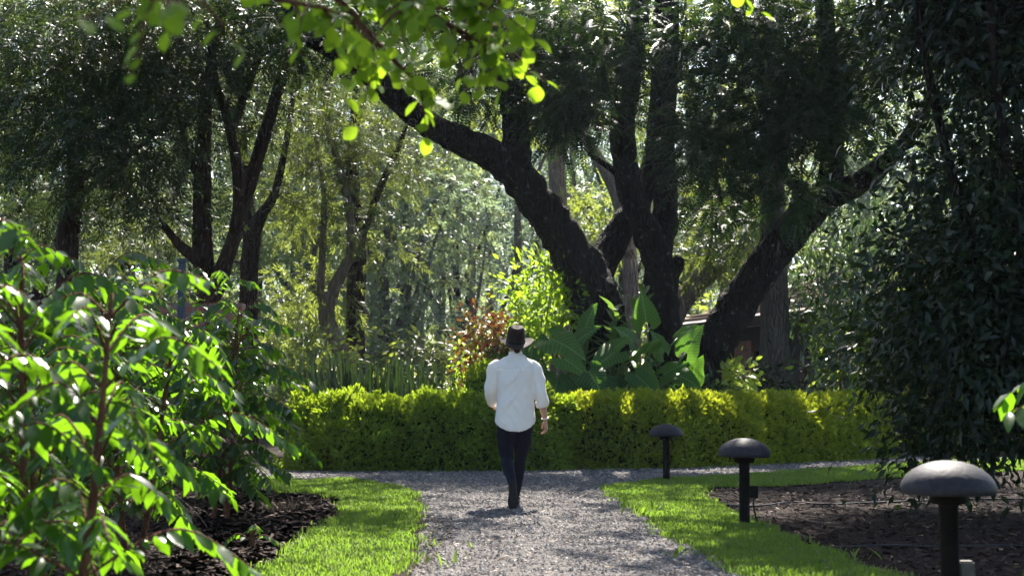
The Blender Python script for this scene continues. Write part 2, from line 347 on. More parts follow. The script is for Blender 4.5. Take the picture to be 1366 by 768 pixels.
def mat_ground(name, stops, sc1, sc2, bump, dist=.03, rough=.9):
    m, nt, out = node_mat(name); L = nt.links
    tc = N(nt, 'ShaderNodeTexCoord')
    n1 = N(nt, 'ShaderNodeTexNoise', i_Scale=sc1, i_Detail=8.0, i_Roughness=.6); L.new(tc.outputs['Object'], n1.inputs['Vector'])
    n2 = N(nt, 'ShaderNodeTexVoronoi', i_Scale=sc2); L.new(tc.outputs['Object'], n2.inputs['Vector'])
    sp = N(nt, 'ShaderNodeSeparateColor'); L.new(n2.outputs['Color'], sp.inputs[0])
    ad = N(nt, 'ShaderNodeMath', operation='MULTIPLY_ADD', i_1=0.45); L.new(sp.outputs[0], ad.inputs[0])
    ml = N(nt, 'ShaderNodeMath', operation='MULTIPLY', i_1=0.55); L.new(n1.outputs[0], ml.inputs[0]); L.new(ml.outputs[0], ad.inputs[2])
    r = ramp(nt, ad.outputs[0], stops)
    b = N(nt, 'ShaderNodeBsdfPrincipled', i_Roughness=rough); b.inputs['Specular IOR Level'].default_value = .08; L.new(r.outputs[0], b.inputs['Base Color'])
    sb = N(nt, 'ShaderNodeMath', operation='SUBTRACT'); L.new(n1.outputs[0], sb.inputs[0]); L.new(n2.outputs['Distance'], sb.inputs[1])
    bp = N(nt, 'ShaderNodeBump', i_Strength=bump, i_Distance=dist); L.new(sb.outputs[0], bp.inputs['Height']); L.new(bp.outputs[0], b.inputs['Normal'])
    L.new(b.outputs[0], out.inputs[0]); return m
M['soil'] = mat_ground('mulched_soil', [(.2, (.007, .004, .0035)), (.5, (.018, .011, .009)), (.8, (.036, .023, .018))], 3.0, 45.0, .9)
M['gravel'] = mat_ground('grey_gravel', [(.15, (.04, .036, .034)), (.5, (.10, .09, .086)), (.85, (.19, .173, .165))], 2.0, 55.0, 1.0, .02)
M['turf'] = mat_ground('turf_soil', [(.2, (.02, .035, .008)), (.5, (.035, .065, .012)), (.8, (.055, .09, .02))], 4.0, 60.0, .8)
def mat_brick(name, c1, c2, mortar, scale):
    m, nt, out = node_mat(name); L = nt.links
    tc = N(nt, 'ShaderNodeTexCoord'); mp = N(nt, 'ShaderNodeMapping'); mp.inputs['Rotation'].default_value = (math.pi / 2, 0, 0); L.new(tc.outputs['Object'], mp.inputs[0])
    bt = N(nt, 'ShaderNodeTexBrick', i_Scale=scale); bt.inputs['Color1'].default_value = rgb(c1); bt.inputs['Color2'].default_value = rgb(c2); bt.inputs['Mortar'].default_value = rgb(mortar)
    bt.inputs['Mortar Size'].default_value = .03; L.new(mp.outputs[0], bt.inputs[0])
    b = N(nt, 'ShaderNodeBsdfPrincipled', i_Roughness=.9); L.new(bt.outputs[0], b.inputs['Base Color'])
    bp = N(nt, 'ShaderNodeBump', i_Strength=.8, i_Distance=.02, invert=True); L.new(bt.outputs[1], bp.inputs['Height']); L.new(bp.outputs[0], b.inputs['Normal'])
    L.new(b.outputs[0], out.inputs[0]); return m
M['brick'] = mat_brick('red_brickwork', (.20, .075, .05), (.27, .11, .075), (.16, .13, .115), 2.2)
def mat_shingle():
    m, nt, out = node_mat('weathered_roof_tiles'); L = nt.links
    tc = N(nt, 'ShaderNodeTexCoord'); no = N(nt, 'ShaderNodeTexNoise', i_Scale=2.5, i_Detail=6.0); L.new(tc.outputs['Object'], no.inputs['Vector'])
    wv = N(nt, 'ShaderNodeTexWave', i_Scale=1.3, bands_direction='Z'); L.new(tc.outputs['Object'], wv.inputs['Vector'])
    r = ramp(nt, no.outputs[0], [(.3, (.44, .34, .30)), (.7, (.58, .48, .44))]); b = N(nt, 'ShaderNodeBsdfPrincipled', i_Roughness=.85); L.new(r.outputs[0], b.inputs['Base Color'])
    bp = N(nt, 'ShaderNodeBump', i_Strength=.5, i_Distance=.03); L.new(wv.outputs[0], bp.inputs['Height']); L.new(bp.outputs[0], b.inputs['Normal']); L.new(b.outputs[0], out.inputs[0]); return m
M['shingle'] = mat_shingle()

# ------------------------------------------------------------------ the ground
def inside(poly, X, Y):
    poly = np.asarray(poly); r = np.zeros(len(X), bool); j = len(poly) - 1
    for i in range(len(poly)):
        xi, yi = poly[i]; xj, yj = poly[j]
        c = ((yi > Y) != (yj > Y)) & (X < (xj - xi) * (Y - yi) / (yj - yi + 1e-12) + xi); r ^= c; j = i
    return r
def smooth_poly(pts, sub=6, jit=0.0, seed=1):
    p = np.asarray(pts, float); n = len(p); out = []
    for i in range(n):
        p0, p1, p2, p3 = p[i - 1], p[i], p[(i + 1) % n], p[(i + 2) % n]
        for k in range(sub):
            t = k / sub; out.append(0.5 * ((2 * p1) + (-p0 + p2) * t + (2 * p0 - 5 * p1 + 4 * p2 - p3) * t * t + (-p0 + 3 * p1 - 3 * p2 + p3) * t ** 3))
    out = np.array(out)
    if jit: out += np.random.default_rng(seed).normal(0, jit, out.shape)
    return out
def sample_poly(poly, n, rng, dens=None):
    lo, hi = poly.min(0), poly.max(0); out = []; got = 0
    while got < n:
        q = rng.uniform(lo, hi, (n * 2, 2)); q = q[inside(poly, q[:, 0], q[:, 1])]
        if dens is not None: q = q[rng.random(len(q)) < dens(q)]
        out.append(q); got += len(q)
    return np.concatenate(out)[:n]
def sheet(name, poly, z, mat):
    bm = bmesh.new(); vs = [bm.verts.new((x, y, z)) for x, y in poly]
    f = bm.faces.new(vs); bmesh.ops.triangulate(bm, faces=[f]); me = bpy.data.meshes.new(name)
    for f in bm.faces:
        if f.normal.z < 0: f.normal_flip()
    bm.to_mesh(me); bm.free(); me.materials.append(mat); o = link(name, me); o['kind'] = 'structure'; return o

gx = np.concatenate([np.linspace(-400, -60, 12), np.linspace(-50, 50, 81), np.linspace(60, 400, 12)])
gy = np.concatenate([np.linspace(-60, -2, 10), np.linspace(0, 60, 91), np.linspace(65, 600, 28)])
GX, GY = np.meshgrid(gx, gy); GZ = terrain(GX, GY) + np.where((GY > 26) & (GY < 200), .12 * np.sin(GX * .35 + GY * .21), 0)
nx_, ny_ = len(gx), len(gy); ii, jj = np.meshgrid(np.arange(ny_ - 1), np.arange(nx_ - 1), indexing='ij')
GQ = np.stack([ii * nx_ + jj, ii * nx_ + jj + 1, (ii + 1) * nx_ + jj + 1, (ii + 1) * nx_ + jj], -1).reshape(-1, 4)
g = link('ground', mesh_np('ground', np.stack([GX, GY, GZ], -1).reshape(-1, 3), GQ, None, M['soil'])); g['kind'] = 'structure'

path_px = [(150, 624), (420, 624), (600, 624), (760, 623), (900, 618), (1000, 612), (1160, 604), (1366, 598), (1500, 594), (1500, 605), (1366, 611), (1160, 621), (1000, 634), (900, 640), (850, 644), (812, 651), (828, 667), (852, 684), (900, 716), (960, 746), (1005, 768)]
path_l = [(548, 768), (562, 722), (566, 692), (560, 664), (540, 653), (500, 647), (440, 643), (360, 640), (150, 640)]
path_poly = [G(*q) for q in path_px] + [(1.62, 6.4), (1.95, 4.4), (2.1, 1), (2.1, -4), (-.6, -4), (-.55, 1), (-.55, 4.5), (-.56, 6.5)] + [G(*q) for q in path_l]
path_poly = smooth_poly(path_poly, 6, .012, 3)
sheet('gravel_path', path_poly, .006, M['gravel'])

lawn_l = [G(*q) for q in [(528, 768), (549, 722), (556, 692), (553, 664), (532, 652), (495, 646), (440, 642), (340, 640), (300, 645), (370, 656), (430, 661), (457, 673), (456, 690), (402, 722), (338, 768)]] + [(-1.75, 6.2), (-1.95, 4.2), (-2.0, 1.5), (-.85, 1.5), (-.75, 4.2), (-.68, 6.2)]
lawn_r = [G(*q) for q in [(812, 652), (850, 645), (900, 640), (1000, 634), (1160, 622), (1366, 612), (1500, 606), (1500, 618), (1366, 627), (1160, 640), (1060, 648), (960, 651), (930, 657), (945, 670), (992, 692), (1062, 722), (1178, 768)]] + [(2.45, 6.2), (2.7, 4.2), (2.8, 1.5), (2.15, 1.5), (2.0, 4.2), (1.66, 6.3)] + [G(*q) for q in [(1005, 770), (962, 747), (900, 716), (852, 684), (828, 667)]]
lawns = []
for nm, pl, cut, lab in (('lawn', lawn_l, 1.5, ''), ('lawn', lawn_r, 1.5, '')):
    pp = smooth_poly(pl, 5, .035, 5); lawns.append(pp); sheet(nm, pp, .013, M['turf'])

# grass blades
def grass(name, poly, n, seed, hmin, hmax, label):
    r = np.random.default_rng(seed)
    q = sample_poly(poly, n, r, lambda q: np.clip(9.5 / np.maximum(q[:, 1], 3), .25, 1.0))
    ne = n // 9; k_ = r.integers(0, len(poly), ne); f_ = r.random((ne, 1)); e_ = poly[k_] * (1 - f_) + poly[(k_ + 1) % len(poly)] * f_ + r.normal(0, .045, (ne, 2)); e_ = e_[(e_[:, 1] > 2)]
    e_ = e_[np.array([noise.noise(Vector((a * 2.1, b * 2.1, 9))) for a, b in e_]) > -.15]; q = np.vstack([q, e_]); n = len(q)
    h = r.uniform(hmin, hmax, n) * (0.75 + .5 * np.array([noise.noise(Vector((a * 1.7, b * 1.7, 3))) for a, b in q]) + .2)
    az = r.uniform(0, 2 * np.pi, n); lean = r.uniform(.15, .75, n); w = r.uniform(.002, .0042, n) * (1 + q[:, 1] * .06)
    d = np.stack([np.cos(az), np.sin(az), 0 * az], -1); s = np.stack([-np.sin(az), np.cos(az), 0 * az], -1)
    b = np.stack([q[:, 0], q[:, 1], np.full(n, .01)], -1); up = np.array([0, 0, 1.])
    mid = b + up * (h * .6)[:, None] + d * (h * lean * .3)[:, None]; tip = b + up * (h * (1 - .25 * lean))[:, None] + d * (h * lean)[:, None]
    V = np.stack([b - s * w[:, None], b + s * w[:, None], mid + s * w[:, None] * .8, mid - s * w[:, None] * .8, tip], 1).reshape(-1, 3)
    k = (np.arange(n) * 5)[:, None]; o = link(name, mesh_np(name, V, k + [0, 1, 2, 3], k + [3, 2, 4], M['grass']))
    tag(o, label, 'grass', kind='stuff'); return o
grass('lawn_grass', lawns[0], 62000, 21, .03, .062, 'sunlit strip of lawn grass left of the gravel path')
grass('lawn_grass', lawns[1], 76000, 22, .026, .052, 'lawn grass strip with mushroom lamps right of the gravel path')

# gravel stones
def pebbles():
    r = np.random.default_rng(31); n = 38000
    q = sample_poly(path_poly, n, r, lambda q: np.where((q[:, 1] > 2) & (q[:, 0] < 8), np.clip(9 / np.maximum(q[:, 1], 3), .15, 1.0) ** 1.3, 0.02))
    O = np.array([[1, 0, 0], [-1, 0, 0], [0, 1, 0], [0, -1, 0], [0, 0, 1], [0, 0, -1]], float); T = np.array([[0, 2, 4], [2, 1, 4], [1, 3, 4], [3, 0, 4]])
    s = r.uniform(.005, .017, n) * (1 + np.maximum(q[:, 1] - 10, 0) * .035); x, y, z = frames(r.normal(size=(n, 3)), r.normal(size=(n, 3)) + 1e-3)
    # flattened stones: mostly lying
    A = O[None] * np.stack([s * r.uniform(.8, 1.5, n), s * r.uniform(.7, 1.2, n), s * r.uniform(.5, .9, n)], -1)[:, None]
    az = r.uniform(0, 6.28, n); ca, sa = np.cos(az)[:, None], np.sin(az)[:, None]
    tx = r.normal(0, .35, n)[:, None]
    X = A[..., 0] * ca - A[..., 1] * sa; Yy = A[..., 0] * sa + A[..., 1] * ca; Z = A[..., 2] + X * tx
    V = np.stack([X, Yy, Z], -1) + np.stack([q[:, 0], q[:, 1], .006 + s * .3], -1)[:, None]
    o = link('gravel_stones', mesh_np('gravel_stones', V.reshape(-1, 3), None, ((np.arange(n) * 6)[:, None, None] + T[None]).reshape(-1, 3), M['pebble'], False))
    tag(o, 'loose grey gravel stones covering the path', 'gravel', kind='stuff')
pebbles()
# mulch chips and litter over the beds
def chips(name, poly, n, seed, mat, smin, smax, label, cat, lift=.004, tilt=.5, avoid=()):
    r = np.random.default_rng(seed); q = sample_poly(poly, n, r, lambda q: np.clip(9 / np.maximum(q[:, 1], 3), .3, 1))
    for a in avoid: q = q[~inside(a, q[:, 0], q[:, 1])]
    n = len(q); az = r.uniform(0, 6.28, n); d = np.stack([np.cos(az), np.sin(az), r.normal(0, tilt * .5, n)], -1); nr = np.stack([r.normal(0, tilt, n), r.normal(0, tilt, n), np.ones(n)], -1)
    a = Acc(); scatter(a, (np.array([[-.12, 0, 0], [.12, .05, .05], [.14, 1, 0], [-.1, .93, .06]], float), np.array([[0, 1, 2, 3]])), np.stack([q[:, 0], q[:, 1], r.uniform(lift, lift + .022, n)], -1), d, nr, r.uniform(smin, smax, n))
    o = a.build(name, mat, None, False); tag(o, label, cat, kind='stuff'); return o
bed_l = np.array([(-1.0, 3.0), (-.9, 9), (-1.2, 11), (-1.6, 14), (-2.4, 18), (-7, 18.5), (-7.5, 8), (-5, 2.5)])
bed_r = np.array([(1.7, 2.0), (1.2, 8), (1.8, 14), (2.0, 16), (9, 20), (10, 12), (6, 2)])
chips('bark_mulch', bed_l, 26000, 41, M['mulch'], .03, .085, 'dark bark mulch under the left shrubs', 'mulch', avoid=[lawns[0], path_poly])
chips('bark_mulch', bed_r, 26000, 42, M['mulch'], .025, .075, 'dark bark mulch and litter around the nearest lamp on the right', 'mulch', avoid=[lawns[1], path_poly])
chips('leaf_litter', np.array([(-2.2, 3), (-2.2, 17), (4.5, 17), (4.5, 3)]), 900, 43, M['litter'], .03, .06, 'dry fallen leaf scraps strewn over lawn, mulch and gravel', 'leaf litter', .015, .35)
# soil crumbs on the left verge
verge = np.array([G(*q) for q in [(545, 768), (560, 720), (562, 690), (610, 690), (600, 720), (575, 768)]])
chips('verge_litter', verge, 700, 44, M['mulch'], .015, .04, 'brown crumbs and bark scraps on the verge left of the path', 'litter')

# ------------------------------------------------------------------ tree building
class Tree:
    def __init__(s, seed): s.r = np.random.default_rng(seed); s.acc = Acc(); s.nodes = []; s.rad = []; s.leaf = Acc(); s.seed = seed
    def limb(s, pts, rad, sides=10, bump=.16, sub=5):
        p, r = smooth_path(pts, rad, sub); s.acc.add(*tube(p, r, sides, bump, s.seed * 3.1 + len(s.nodes)))
        s.nodes += list(p); s.rad += list(r)
    def pxlimb(s, spec, Y0, Y1, **k):
        f = k.pop('thin', 1.0); spec = [(a, b, w * f) for a, b, w in spec]; n = len(spec); Ys = np.linspace(Y0, Y1, n)
        s.limb([P(a, b, y) for (a, b, w), y in zip(spec, Ys)], [w / 2 / F * y for (a, b, w), y in zip(spec, Ys)], **k)
    def ell(s, c, rad, n, shell=.45):
        v = norm(s.r.normal(size=(n, 3))); rr = (shell + (1 - shell) * s.r.random(n)) ** .8
        return np.asarray(c) + v * rr[:, None] * np.asarray(rad)
    def twigs(s, C, rmax=.05, rmin=.008, droop=.0, sides=5):
        nodes = np.array(s.nodes); rad = np.array(s.rad); C = np.asarray(C)
        dd = np.array([np.min(((nodes - c) ** 2).sum(1)) for c in C]); C = C[np.argsort(dd)]
        for c in C:
            dv = nodes - c; D = np.linalg.norm(dv, axis=1) + np.maximum(dv[:, 2], 0) * .8
            k = int(np.argmin(D)); a = nodes[k]; L = np.linalg.norm(c - a)
            if L < .05: continue
            m = a * .5 + c * .5 + s.r.normal(0, .09 * L, 3) + np.array([0, 0, (.10 - droop) * L]); q = a * .8 + c * .2 + s.r.normal(0, .03 * L, 3)
            r0 = min(max(rmin * 1.6, .016 * L + rmin), rmax, rad[k] * .9)
            p, r = smooth_path([a, q, m, c], [r0, r0 * .85, r0 * .6, rmin * .6], 3)
            s.acc.add(*tube(p, r, sides, 0, 0, False)); nodes = np.vstack([nodes, p[3:]]); rad = np.concatenate([rad, r[3:]])
        s.nodes = list(nodes); s.rad = list(rad)
    def fol(s, C, per, tmpl, size, spread, droop=.3, up=.8, acc=None):
        C = np.asarray(C); n = len(C) * per; c = np.repeat(C, per, 0); off = s.r.normal(0, 1, (n, 3)) * np.asarray(spread)
        d = off * 1.2 + s.r.normal(0, .35, (n, 3)) * np.mean(spread); d = norm(d); d[:, 2] -= droop; d = norm(d)
        nr = s.r.normal(0, .5, (n, 3)); nr[:, 2] += up
        scatter(acc or s.leaf, tmpl, c + off, d, nr, s.r.uniform(size * .65, size * 1.3, n))
    def done(s, name, label, cat, bark, leafmat, base, group=None, crown='crown', extra=None):
        root = empty(name, tuple(base)); tag(root, label, cat, group)
        o = s.acc.build('trunk', bark, root, True, tuple(base))
        if s.leaf.n: c = s.leaf.build(crown, leafmat, root, False, tuple(base)); c['kind'] = 'stuff'
        return root
FROND = frond_t(7, .25, .068, .26); SPRIG = sprig_t(10, .38, .034); SPRIG2 = sprig_t(7, .42, .075, 8); QL = quad_leaf(.25)

# ---- the great dark tree with three stems behind the hedge
t = Tree(7)
t.pxlimb([(812, 616, 128), (808, 540, 106), (800, 440, 96), (783, 378, 88), (755, 325, 68), (725, 280, 64), (695, 240, 60), (655, 207, 52), (600, 181, 46), (550, 150, 42), (500, 105, 36), (450, 72, 28), (405, 45, 24), (380, 0, 20), (350, -70, 14)], 25, 21.5, sides=30, sub=9, bump=.2, thin=.8)
t.pxlimb([(698, 245, 46), (690, 215, 48), (688, 170, 46), (680, 120, 40), (665, 80, 32), (650, 20, 26), (636, -70, 18), (620, -160, 10)], 24.2, 24.8, sides=26, sub=9, bump=.2, thin=.8)
t.pxlimb([(785, 392, 56), (806, 345, 52), (830, 303, 46), (856, 262, 40), (876, 180, 34), (880, 60, 28), (888, -100, 18)], 25, 26, sides=22, sub=8, bump=.2, thin=.8)
t.pxlimb([(884, 616, 100), (886, 540, 74), (885, 430, 58), (881, 370, 56), (868, 322, 54), (846, 270, 46), (831, 190, 46), (838, 100, 46), (851, 35, 42), (856, -70, 34), (840, -200, 16)], 25.2, 24.6, sides=30, sub=9, bump=.2, thin=.74)
t.pxlimb([(874, 345, 50), (886, 300, 48), (889, 240, 42), (884, 180, 41), (891, 95, 36), (899, -60, 28), (920, -200, 14)], 25.1, 25.6, sides=24, sub=8, bump=.2, thin=.74)
t.pxlimb([(893, 372, 26), (903, 352, 20), (906, 346, 13)], 25.0, 24.8, sides=9, bump=.3)
t.pxlimb([(912, 614, 116), (920, 560, 96), (934, 490, 76), (960, 446, 70), (988, 402, 66), (1031, 336, 64), (1078, 284, 62), (1104, 252, 48), (1112, 190, 40), (1112, 120, 38), (1102, 40, 33), (1095, -70, 27), (1080, -200, 14)], 24.6, 23.4, sides=30, sub=9, bump=.2, thin=.74)
t.pxlimb([(1070, 292, 54), (1108, 262, 52), (1142, 246, 46), (1175, 222, 34), (1205, 190, 28), (1250, 120, 18)], 23.8, 22.5, sides=11, bump=.2, thin=.74)
t.pxlimb([(900, 105, 15), (935, 95, 11), (975, 98, 8), (1010, 85, 5)], 25.2, 23.6, sides=7, bump=.1)
t.pxlimb([(845, 250, 14), (815, 225, 9), (785, 205, 5)], 24.5, 23.8, sides=7, bump=.1)
A = []
def el(px, py, Y, r, n, shell=.3): A.append(t.ell(P(px, py, Y), r, n, shell))
el(755, 40, 23.6, (1.5, 1.6, .75), 34); el(770, 125, 23.2, (.85, 1.0, .5), 15); el(735, 165, 23.6, (.5, .7, .32), 7); el(800, 60, 22.6, (.9, 1., .7), 12); el(875, 50, 23, (.8, .8, .6), 9)
el(1010, 60, 22.8, (1.3, 1.5, .85), 34); el(1000, 170, 22.6, (1.25, 1.2, .6), 26); el(945, 235, 22.8, (.55, .6, .42), 8); el(1045, 240, 22.6, (.7, .8, .5), 11); el(975, 300, 26.6, (.7, .8, .5), 8); el(1120, 110, 22.4, (.95, .9, 1.2), 30); el(1070, 150, 22.4, (.7, .8, .7), 14); el(1160, 30, 22, (.8, .8, .7), 14); el(930, 150, 23.5, (.5, .7, .5), 6)
el(560, 20, 22.3, (1.6, 1.2, .5), 14); el(430, 40, 22, (.9, 1.0, .6), 9); el(650, 60, 24.4, (.9, 1.0, .7), 9); el(640, 130, 24.6, (.5, .6, .4), 5)
AV = list(A); A0 = np.vstack(AV)
# the high crown that shades hedge, person and crossing
for cx, cy_, cz, rx, ry, rz, n in ((0, 22.5, 10.6, 3.4, 2.9, 1.7, 42), (4.5, 22.5, 10.4, 3.0, 3.2, 1.9, 46), (2, 19.5, 10.4, 3.0, 1.8, 1.4, 11), (-4.0, 22.5, 10.6, 2.4, 2.4, 1.4, 24), (7.5, 21, 9.6, 2.2, 3, 2.0, 34)):
    A.append(t.ell((cx, cy_, cz), (rx, ry, rz), n, .3))
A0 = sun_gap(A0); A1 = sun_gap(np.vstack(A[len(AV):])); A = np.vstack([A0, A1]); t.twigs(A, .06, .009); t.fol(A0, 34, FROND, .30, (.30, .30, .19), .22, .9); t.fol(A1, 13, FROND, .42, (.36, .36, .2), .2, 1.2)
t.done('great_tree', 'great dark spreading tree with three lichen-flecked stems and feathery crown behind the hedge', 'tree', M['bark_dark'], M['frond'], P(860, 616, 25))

# ---- two unseen trees added outside the frame, leaf masses placed to shade the foreground
def shade_tree(name, seed, base, masses, label):
    t = Tree(seed); b = np.array(base, float); t.limb([b + [0, 0, -.1], b + [.1, .1, 2.], b + [0, .2, 4.], b + [.1, 0, 6.2], b + [0, 0, 9.]], [.30, .25, .21, .16, .05], 12, .15)
    A = [t.ell(c, rr, n, .2) for c, rr, n in masses]
    for c, rr, n in masses: c = np.array(c); t.limb([b + [.05, .1, 6.1], b * .6 + c * .4 + [0, 0, 4.4], c], [.11, .07, .03], 8, .1)
    A = sun_gap(np.vstack(A)); t.twigs(A, .04); t.fol(A, 20, SPRIG2, .46, (.34, .34, .2), .3, .8)
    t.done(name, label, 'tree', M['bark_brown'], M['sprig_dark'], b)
shade_tree('shade_tree', 18, (7.6, 14.5, 0), [((4.8, 16.5, 8.2), (2.4, 2.6, 1.1), 90), ((4.3, 12.8, 7.1), (1.2, 1.4, .6), 34), ((3.3, 15.2, 7.6), (1.3, 1.7, .6), 36), ((6.5, 19, 9.5), (2, 2, 1.2), 40), ((3.6, 7.0, 6.4), (2.0, 2.6, .7), 60), ((3.4, 2.0, 6.2), (2.0, 2.6, .7), 46), ((6.5, 9, 6.5), (1.8, 3, 1), 40)], 'added shade tree out of view on the right, boughs placed to darken the right bed')
shade_tree('shade_tree', 19, (-6.6, 13.0, 0), [((-3.4, 13.6, 7.4), (1.5, 1.5, .7), 34), ((-1.8, 17.0, 7.6), (1.3, 1.2, .5), 24), ((-.2, 7.6, 7.2), (1.2, 1.0, .5), 34), ((-4.6, 5.5, 6.2), (1.9, 2.8, .8), 60), ((-3.6, 1.0, 6.0), (1.8, 2.0, .7), 36), ((-4.6, 17.5, 8.2), (1.6, 1.6, .9), 40), ((-.1, 17.4, 7.5), (.9, .9, .35), 15), ((-.2, 14.2, 7.0), (.8, .35, .3), 6), ((-1.5, 11.0, 7.2), (1.1, 1.7, .35), 8), ((-2.6, 14.0, 7.2), (1.0, 1.4, .35), 14)], 'added shade tree out of view on the left, boughs placed to darken the left shrubs')
# ---- straight trunk before the house
t = Tree(8)
t.pxlimb([(1033, 607, 46), (1033, 520, 40), (1033, 400, 38), (1030, 250, 35), (1029, 120, 31), (1035, -20, 26), (1030, -140, 18)], 27, 27.4, sides=13, bump=.1)
A = np.vstack([t.ell(P(1030, -60, 27), (2.4, 2.4, 1.6), 40), t.ell(P(1090, 60, 27.5), (1.5, 1.5, 1.2), 22), t.ell(P(980, 330, 28.5), (.7, .7, .45), 8), t.ell(P(930, 290, 30), (.8, .8, .9), 10)])
t.twigs(A, .05); t.fol(A, 22, SPRIG2, .34, (.34, .34, .24), .3)
t.done('straight_tree', 'straight brown trunk rising before the house, behind the leaning stem', 'tree', M['bark_grey'], M['sprig'], P(1033, 607, 27))
# ---- leaning pale trunk beyond
t = Tree(9)
t.pxlimb([(868, 575, 36), (880, 470, 32), (908, 405, 30), (930, 378, 28), (952, 358, 26), (1000, 320, 22), (1040, 240, 17), (1050, 120, 12)], 31, 31.5, sides=11, bump=.1)
A = np.vstack([t.ell(P(1000, 270, 31.5), (1.0, 1.0, .9), 16), t.ell(P(955, 335, 31), (.75, .75, .35), 9), t.ell(P(1040, 100, 32), (2., 2., 1.8), 26), t.ell(P(940, 255, 32), (.7, .7, .6), 8)])
t.twigs(A, .04); t.fol(A, 22, SPRIG2, .36, (.34, .34, .26), .3)
t.done('leaning_tree', 'pale pinkish trunk leaning right between the dark stems and the roof', 'tree', M['bark_pale'], M['sprig_light'], P(868, 575, 31))

# ---- left forked tree
t = Tree(10)
t.pxlimb([(278, 618, 64), (277, 480, 56), (276, 400, 50), (270, 330, 42), (270, 240, 38), (272, 180, 30), (280, 90, 20), (300, 0, 14), (305, -80, 8)], 23.5, 23.2, sides=13, bump=.15, thin=.66)
t.pxlimb([(282, 402, 36), (300, 355, 30), (316, 295, 26), (318, 235, 24), (304, 160, 20), (288, 112, 16), (276, 30, 10), (262, -60, 6)], 23.4, 22.6, sides=11, bump=.15, thin=.66)
t.pxlimb([(288, 380, 34), (312, 318, 30), (328, 262, 28), (350, 190, 27), (368, 128, 25), (382, 70, 18), (376, -10, 13), (366, -90, 8)], 23.4, 23.8, sides=12, bump=.15, thin=.66)
t.pxlimb([(312, 170, 15), (328, 120, 18), (345, 70, 16), (352, 0, 12), (350, -70, 7)], 23.6, 24.4, sides=10, bump=.15, thin=.66)
t.pxlimb([(268, 348, 22), (248, 335, 16), (232, 318, 12), (218, 300, 9)], 23.2, 22.8, sides=9, bump=.2)
t.pxlimb([(262, 230, 20), (248, 200, 15), (240, 160, 9), (228, 110, 5)], 23.3, 23.0, sides=9, bump=.15, thin=.66)
A = np.vstack([t.ell(P(250, 30, 23), (2.2, 1.8, 1.3), 44), t.ell(P(390, 20, 24), (1.3, 1.3, .9), 20), t.ell(P(180, 170, 22.5), (1.2, 1.2, .9), 26), t.ell(P(330, 140, 24.5), (.9, .8, .7), 12), t.ell(P(140, 60, 22), (1.4, 1.2, 1.1), 26), t.ell(P(200, 260, 23), (.8, .8, .5), 12)])
A = np.vstack([A, t.ell(P(230, 110, 22.6), (1.3, 1., .8), 20), t.ell(P(330, 20, 23), (1.2, 1., .7), 16)]); t.twigs(A, .05, .008, .12); t.fol(A, 26, SPRIG, .38, (.38, .38, .2), .4)
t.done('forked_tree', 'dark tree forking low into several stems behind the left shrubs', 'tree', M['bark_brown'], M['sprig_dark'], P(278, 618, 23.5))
# ---- far left dark tree
t = Tree(12)
t.pxlimb([(88, 612, 52), (90, 420, 44), (92, 310, 40), (102, 250, 36), (98, 170, 30), (84, 80, 24), (70, -20, 16), (62, -120, 8)], 25, 25, sides=11, bump=.2, thin=.72)
for q in ([(98, 200, 14), (150, 170, 9), (215, 130, 6), (270, 92, 3)], [(96, 240, 12), (160, 215, 8), (240, 150, 4)], [(92, 150, 14), (40, 130, 9), (-20, 145, 5)], [(90, 110, 14), (30, 60, 8), (-30, 40, 4)], [(96, 170, 11), (170, 120, 8), (235, 60, 4)]):
    t.pxlimb(q, 25, 23.2, sides=6, bump=.05)
A = np.vstack([t.ell(P(60, 60, 24), (2.0, 1.8, 1.3), 44), t.ell(P(90, 190, 23.6), (1.5, 1.2, .8), 30), t.ell(P(20, 250, 25), (1.0, 1.0, .7), 12), t.ell(P(120, 265, 25), (.8, .8, .5), 9)])
A = np.vstack([A, t.ell(P(30, 140, 24), (1.3, 1., .8), 22), t.ell(P(150, 110, 24), (1.2, 1., .8), 18), t.ell(P(110, 10, 24), (1.6, 1., .7), 18)]); t.twigs(A, .04, .007, .12); t.fol(A, 26, SPRIG, .38, (.38, .38, .18), .45)
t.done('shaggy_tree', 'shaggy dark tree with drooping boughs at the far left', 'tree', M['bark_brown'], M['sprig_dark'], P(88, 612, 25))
# ---- trunk behind the forked tree
t = Tree(13)
t.pxlimb([(330, 600, 40), (331, 430, 34), (333, 350, 32), (338, 310, 30), (350, 285, 22), (365, 262, 16), (380, 200, 12), (392, 120, 9), (400, 20, 6)], 29, 29, sides=10, bump=.15, thin=.75)
t.pxlimb([(335, 325, 22), (330, 270, 18), (322, 180, 14), (320, 80, 10), (330, -40, 6)], 29, 29.5, sides=9, bump=.1)
A = np.vstack([t.ell(P(400, 60, 29), (1.6, 1.6, 1.5), 30), t.ell(P(300, 40, 30), (1.8, 1.6, 1.5), 26), t.ell(P(385, 220, 29), (.9, .9, 1.0), 14), t.ell(P(200, 330, 29), (1.4, 1.2, .9), 18)])
t.twigs(A, .04); t.fol(A, 22, SPRIG, .36, (.4, .4, .3), .3)
t.done('branching_tree', 'thinner dark trunk just right of the forked tree, bending right', 'tree', M['bark_brown'], M['sprig'], P(330, 600, 29))
